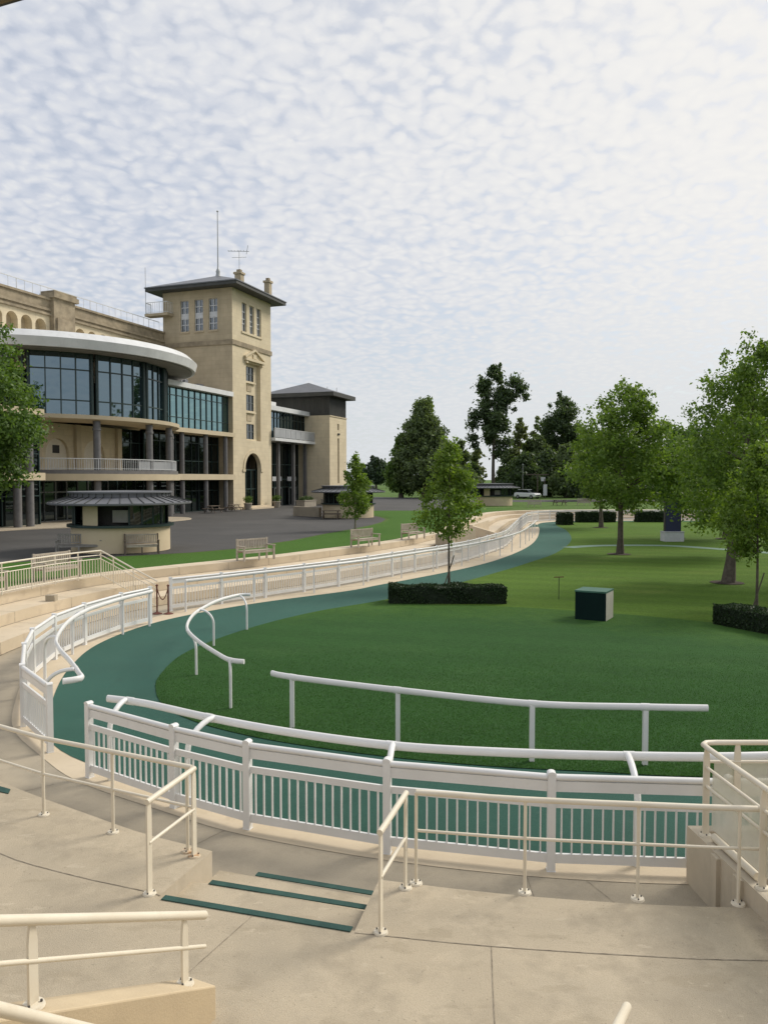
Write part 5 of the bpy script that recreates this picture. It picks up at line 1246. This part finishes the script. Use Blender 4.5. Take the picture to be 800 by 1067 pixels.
hedge([(17.7, 78.2), (18.75, 78.5)], 1.5, 1.15, 'small square clipped hedge beside the far bend of the track', .12, 320)
hedge([(20.5, 82.7), (24.6, 82.9)], .9, 1.05, 'far clipped hedge left of the broad tree trunk', .12, 320)
hedge([(27.0, 83.2), (30.6, 83.2)], .9, 1.05, 'far clipped hedge just left of the dark blue panel', .12, 320)
hedge([(32.9, 80.3), (36.5, 79.2)], .9, 1.1, 'far clipped hedge right of the dark blue panel', .12, 320)

# ================================================================== SMALL THINGS
gb = thing('utility_box', (6.9, 25.5, .02), 'dark green cube with lit top and right side painted paler, standing on the near lawn', 'box')
A_, B_, C_ = Vector((6.27, 25.36)), Vector((7.15, 24.93)), Vector((7.62, 25.72)); D_ = A_ + C_ - B_
m = MB(); m.prism([tuple(A_), tuple(B_), tuple(C_), tuple(D_)], .02, .93); m.build('body', 'boxgreen', gb)
q = lambda p, f: tuple(p + ((A_ + C_) / 2 - p) * f)
m = MB(); m.prism([q(p, -.03) for p in (A_, B_, C_, D_)], .932, .985); m.build('lid', 'boxtop_lit', gb)
nn = (B_ - A_).normalized() * .012; m = MB(); e1, e2 = B_.lerp(C_, .02), B_.lerp(C_, .98); m.prism([tuple(e1 + nn * .2), tuple(e1 + nn), tuple(e2 + nn), tuple(e2 + nn * .2)], .03, .925); m.build('lit_side', 'boxside_lit', gb)  # thin plate that carries the painted sunlit side
tt = thing('information_panel', (21.3, 57.2, .02), 'tall dark blue panel on a pale plinth on the far lawn', 'sign')
m = MB(); m.box(20.62, 22.05, 57.0, 57.9, .02, .72); m.box(20.58, 22.09, 56.96, 57.94, .72, .75); m.build('plinth', 'plinth', tt)
m = MB(); m.box(20.78, 21.88, 57.3, 57.6, .75, 2.95); m.build('panel', 'navy', tt)
m = MB(); m.box(20.74, 20.778, 57.28, 57.62, .75, 2.97); m.box(21.882, 21.92, 57.28, 57.62, .75, 2.97); m.build('panel_frame', 'black', tt)
sp = thing('marker_stake', (6.69, 29.6, .02), 'thin dark metal stake with short crossbar on the lawn left of the cube', 'stake')
m = MB(); m.cyl(6.69, 29.6, .02, .86, .014, 6); m.build('stem', 'black', sp); m = MB(); m.bar((6.5, 29.6, .87), (6.88, 29.62, .88), .035, .03); m.build('crossbar', 'rope', sp)
# car
cr_ = thing('parked_car', (0, 0, 0), 'white car parked before the wood right of the farthest kiosk', 'car')
def loft(prof, y0, y1, inset=0.0):
    m = MB(); n = len(prof); vs = [(x, y0, z) for x, z in prof] + [(x, y1, z) for x, z in prof]
    return m.add(vs, [tuple(range(n)), tuple(range(n, 2 * n))[::-1]] + [(i, n + i, n + (i + 1) % n, (i + 1) % n) for i in range(n)])
body = [(-2.1, .3), (2.05, .3), (2.15, .5), (2.1, .78), (1.9, .9), (1.0, .98), (-1.6, 1.02), (-2.1, .95), (-2.2, .6)]
o = loft(body, -.86, .86).build('body', 'carwhite', cr_); bv = o.modifiers.new('b', 'BEVEL'); bv.width = .08; bv.segments = 2
cab = [(1.0, .97), (.35, 1.45), (-.9, 1.5), (-1.55, 1.35), (-1.85, 1.0)]
o = loft(cab, -.74, .74).build('cabin', 'glassdark', cr_)
m = MB(); m.prism([(.3, -.7), (-1.4, -.7), (-1.4, .7), (.3, .7)], 1.46, 1.53); m.build('roof', 'carwhite', cr_)
for x in (-1.35, 1.35):
    for y in (-.8, .8):
        m = MB(); m.tube([(x, y - .1, .32), (x, y + .1, .32)], .32, 16); w = m.build('wheel', 'tyre', cr_, 40)
        m = MB(); m.tube([(x, y - .11, .32), (x, y + .11, .32)], .19, 12); m.build('rim', 'metal', w, 40)
for y in (-.6, .6):
    m = MB(); m.box(2.08, 2.16, y - .2, y + .2, .62, .76); m.build('headlight', 'plinth', cr_)
m = MB(); m.box(2.12, 2.17, -.4, .4, .45, .62); m.build('grille', 'black', cr_)
cr_.location = (26.4, 143, 1.0); cr_.rotation_euler = (0, 0, R(-48)); cr_.scale = (1.12, 1.12, 1.12)
lp = thing('signal_pole', (26.2, 147, PZ), 'slim pale pole behind the parked car', 'pole')
m = MB(); m.cyl(26.2, 147, PZ, 7.3, .09, 8, .05); m.build('pole', 'metal', lp, 40); m = MB(); m.box(26.05, 26.35, 146.9, 147.1, 7.25, 7.45); m.build('cap', 'metal', lp)
gt = thing('timber_shelter', (28.6, 146, PZ), 'thin dark post with long flat crossbar before the wood', 'shelter')
m = MB(); m.cyl(28.8, 146, PZ, 5.4, .11, 8); m.build('post', 'bark', gt); m = MB(); m.bar((26.6, 146, 5.45), (30.9, 146.3, 5.45), .5, .2); m.build('crossbar', 'bark', gt)
sg = thing('white_board', (30.3, 146, PZ), 'tall narrow white board in the dark trees by the car', 'sign')
m = MB(); m.box(29.9, 30.6, 146, 146.2, 1.5, 3.6); m.build('board', 'plinth', sg); m = MB(); m.box(29.5, 30.3, 146.25, 146.4, 4.2, 5.0); m.build('cap_board', 'plinth', sg); m = MB(); m.box(30.1, 30.25, 146.21, 146.33, .98, 4.6); m.build('post', 'bark', sg)
# planters by the entrances
def bush(parent, x, y, z, r, n=900, size=.12, mat='leafdeep'): leaves('foliage', [(x, y, z, r), (x + r * .4, y, z + r * .3, r * .7), (x - r * .4, y + .1, z + r * .2, r * .7)], n, size, mat, parent)
for (s, n, w, lab) in ((13.0, 3.2, 3.6, 'long low stone planter in front of the entrance wing doors'), (19.5, 3.6, 2.6, 'shorter stone planter in front of the entrance wing, by the pavilion')):
    p = fw(s, n); r = thing('planter', (*p, PZ), lab, 'planter', 'planters by the entrance')
    m = MB(); fbox(m, Fn(n), s - w / 2, s + w / 2, -.6, .6, PZ - .02, PZ + .75); fbox(m, Fn(n), s - w / 2 - .06, s + w / 2 + .06, -.66, .66, PZ + .75, PZ + .85); m.build('trough', 'terracotta', r)
    leaves('foliage', [(*fw(s - w / 3, n), PZ + .95, .45), (*fw(s, n), PZ + 1.0, .5), (*fw(s + w / 3, n), PZ + .95, .45)], 1500, .16, 'leafdark', r)
for (s, n, lab) in ((1.4, 1.1, 'round potted shrub left of the tower doorway'), (8.7, 1.1, 'round potted shrub right of the tower doorway')):
    p = fw(s, n); r = thing('potted_shrub', (*p, PZ), lab, 'potted plant', 'pots by the tower door')
    m = MB(); m.lathe([(0, PZ), (.35, PZ), (.5, PZ + .7), (.55, PZ + .72), (.5, PZ + .78), (0, PZ + .74)], p, 16); m.build('pot', 'terracotta', r, 40); bush(r, p[0], p[1], PZ + 1.15, .5)
# low wall with dark planting round the middle kiosk
kw = thing('kerb_wall', (-7.0, 75.5, PZ), 'low grey wall left of the middle kiosk', 'wall')
m = MB(); m.prism([(-9.0, 77.0), (-6.2, 74.2), (-6.0, 74.5), (-8.8, 77.3)], .95, 1.9); m.build('wall', 'walk', kw)
# field details: car park kerb strip
# roof eave of the stand overhead, top left corner
ev = thing('roof_eave', (-4.5, 6.5, 8.5), 'brown roof eave corner hanging overhead at the top left', 'roof')
m = MB(); m.prism([(-3.58, 7.37), (-3.30, 7.26), (-4.05, 5.2), (-5.4, 5.6), (-5.63, 8.15)], 9.0, 9.2); m.build('soffit', 'brownroof', ev)
m = MB(); m.bar((-5.63, 8.19, 9.1), (-3.28, 7.27, 9.1), .05, .18); m.bar((-3.28, 7.27, 9.1), (-4.03, 5.2, 9.1), .05, .2); m.build('fascia', 'black', ev)

# ================================================================== LIGHT, SKY, CAMERA
EL, AZ = 40.0, 58.0             # elevation, azimuth right of +Y
sd = Vector((math.sin(R(AZ)) * math.cos(R(EL)), math.cos(R(AZ)) * math.cos(R(EL)), math.sin(R(EL))))
sl_ = bpy.data.lights.new('sun', 'SUN'); sl_.energy = 2.9; sl_.angle = R(20); sl_.color = (1.0, 0.93, 0.82)
so = bpy.data.objects.new('sun', sl_); COL.objects.link(so); so.rotation_euler = (-sd).to_track_quat('-Z', 'Y').to_euler(); so.location = (30, 30, 60)
W = bpy.data.worlds.new('World'); S.world = W; W.use_nodes = True; nt = W.node_tree
for n in list(nt.nodes): nt.nodes.remove(n)
out = nt.nodes.new('ShaderNodeOutputWorld'); bgn = nt.nodes.new('ShaderNodeBackground'); bgn.inputs[1].default_value = 0.1
sky = nt.nodes.new('ShaderNodeTexSky'); sky.sky_type = 'NISHITA'; sky.sun_disc = False; sky.sun_elevation = R(EL); sky.sun_rotation = R(AZ); sky.air_density = 1.0; sky.dust_density = 1.5
tc = nt.nodes.new('ShaderNodeTexCoord'); dirv = tc.outputs['Generated']
def MA(op, a, b=None, c=None):
    n = nt.nodes.new('ShaderNodeMath'); n.operation = op
    for i, v in enumerate((a, b, c)):
        if v is None: continue
        if hasattr(v, 'node'): nt.links.new(v, n.inputs[i])
        else: n.inputs[i].default_value = v
    return n.outputs[0]
sep = nt.nodes.new('ShaderNodeSeparateXYZ'); nt.links.new(dirv, sep.inputs[0])
zz = MA('ADD', MA('MAXIMUM', sep.outputs[2], 0.0), 0.20)
cmb = nt.nodes.new('ShaderNodeCombineXYZ'); nt.links.new(MA('DIVIDE', sep.outputs[0], zz), cmb.inputs[0]); nt.links.new(MA('DIVIDE', sep.outputs[1], zz), cmb.inputs[1])
uv = cmb.outputs[0]
mp = nt.nodes.new('ShaderNodeMapping'); mp.inputs['Rotation'].default_value = (0, 0, R(-32)); mp.inputs['Scale'].default_value = (1.0, 1.0, 1); nt.links.new(uv, mp.inputs[0])
# puffs: distorted smooth voronoi cells, broken up by noise
dn = nt.nodes.new('ShaderNodeTexNoise'); dn.inputs['Scale'].default_value = 14.0; dn.inputs['Detail'].default_value = 7; nt.links.new(mp.outputs[0], dn.inputs['Vector'])
ad = nt.nodes.new('ShaderNodeVectorMath'); ad.operation = 'MULTIPLY_ADD'; nt.links.new(dn.outputs['Color'], ad.inputs[0]); ad.inputs[1].default_value = (.065, .065, 0); nt.links.new(mp.outputs[0], ad.inputs[2])
vo = nt.nodes.new('ShaderNodeTexVoronoi'); vo.feature = 'SMOOTH_F1'; vo.inputs['Scale'].default_value = 36.0; vo.inputs['Smoothness'].default_value = .8; nt.links.new(ad.outputs[0], vo.inputs['Vector'])
n2 = nt.nodes.new('ShaderNodeTexNoise'); n2.inputs['Scale'].default_value = 30.0; n2.inputs['Detail'].default_value = 8; n2.inputs['Roughness'].default_value = .6; nt.links.new(ad.outputs[0], n2.inputs['Vector'])
n3 = nt.nodes.new('ShaderNodeTexNoise'); n3.inputs['Scale'].default_value = 1.6; n3.inputs['Detail'].default_value = 3; nt.links.new(mp.outputs[0], n3.inputs['Vector'])
dens = MA('ADD', MA('MULTIPLY', vo.outputs['Distance'], -1.15), MA('ADD', MA('MULTIPLY', n2.outputs[0], 0.70), MA('MULTIPLY', n3.outputs[0], 0.75)))
def MR(v, a, b, lo=0., hi=1., smooth=True):
    n = nt.nodes.new('ShaderNodeMapRange'); n.interpolation_type = 'SMOOTHSTEP' if smooth else 'LINEAR'
    nt.links.new(v, n.inputs[0]); n.inputs[1].default_value = a; n.inputs[2].default_value = b; n.inputs[3].default_value = lo; n.inputs[4].default_value = hi; return n.outputs[0]
cov = MR(dens, -0.38, 0.24, 0.64, 1.0)
dot = nt.nodes.new('ShaderNodeVectorMath'); dot.operation = 'DOT_PRODUCT'; nt.links.new(dirv, dot.inputs[0]); dot.inputs[1].default_value = tuple(sd)
glow = MR(dot.outputs['Value'], 0.30, 0.95, 0, 1)
# cloud radiance: shaded blue-white base, brighter where thick puffs catch light and towards the sun
ccol = mixc(nt, MR(dens, 0.0, 0.75), (6.45, 6.8, 7.6), (7.65, 7.8, 8.1))
ccol = mixc(nt, MA('MULTIPLY', glow, .8), ccol, (9.6, 9.35, 8.9))
hor = MR(sep.outputs[2], 0.0, 0.30, 1, 0)
ccol = mixc(nt, MA('MULTIPLY', hor, 0.75), ccol, (7.1, 7.4, 7.55))
skyc = nt.nodes.new('ShaderNodeVectorMath'); skyc.operation = 'SCALE'; nt.links.new(sky.outputs[0], skyc.inputs[0]); skyc.inputs['Scale'].default_value = 1.25
covh = MA('MAXIMUM', cov, MA('MULTIPLY', hor, 0.95))
fin = mixc(nt, covh, skyc.outputs[0], ccol)
nt.links.new(fin, bgn.inputs[0]); nt.links.new(bgn.outputs[0], out.inputs[0])

cam = bpy.data.cameras.new('camera'); cam.sensor_fit = 'HORIZONTAL'; cam.sensor_width = 36; cam.lens = 36 * 810 / 800; cam.clip_start = .05; cam.clip_end = 6000
co_ = bpy.data.objects.new('camera', cam); COL.objects.link(co_); co_.location = (0, 0, 4.63); co_.rotation_euler = (math.pi / 2 - math.atan(34.5 / 810), 0, 0)
S.camera = co_
S.render.engine = 'CYCLES'
S.cycles.use_denoising = True; S.cycles.max_bounces = 6; S.cycles.transparent_max_bounces = 12
S.view_settings.view_transform = 'Standard'; S.view_settings.look = 'None'; S.view_settings.exposure = 0.0; S.view_settings.gamma = 1
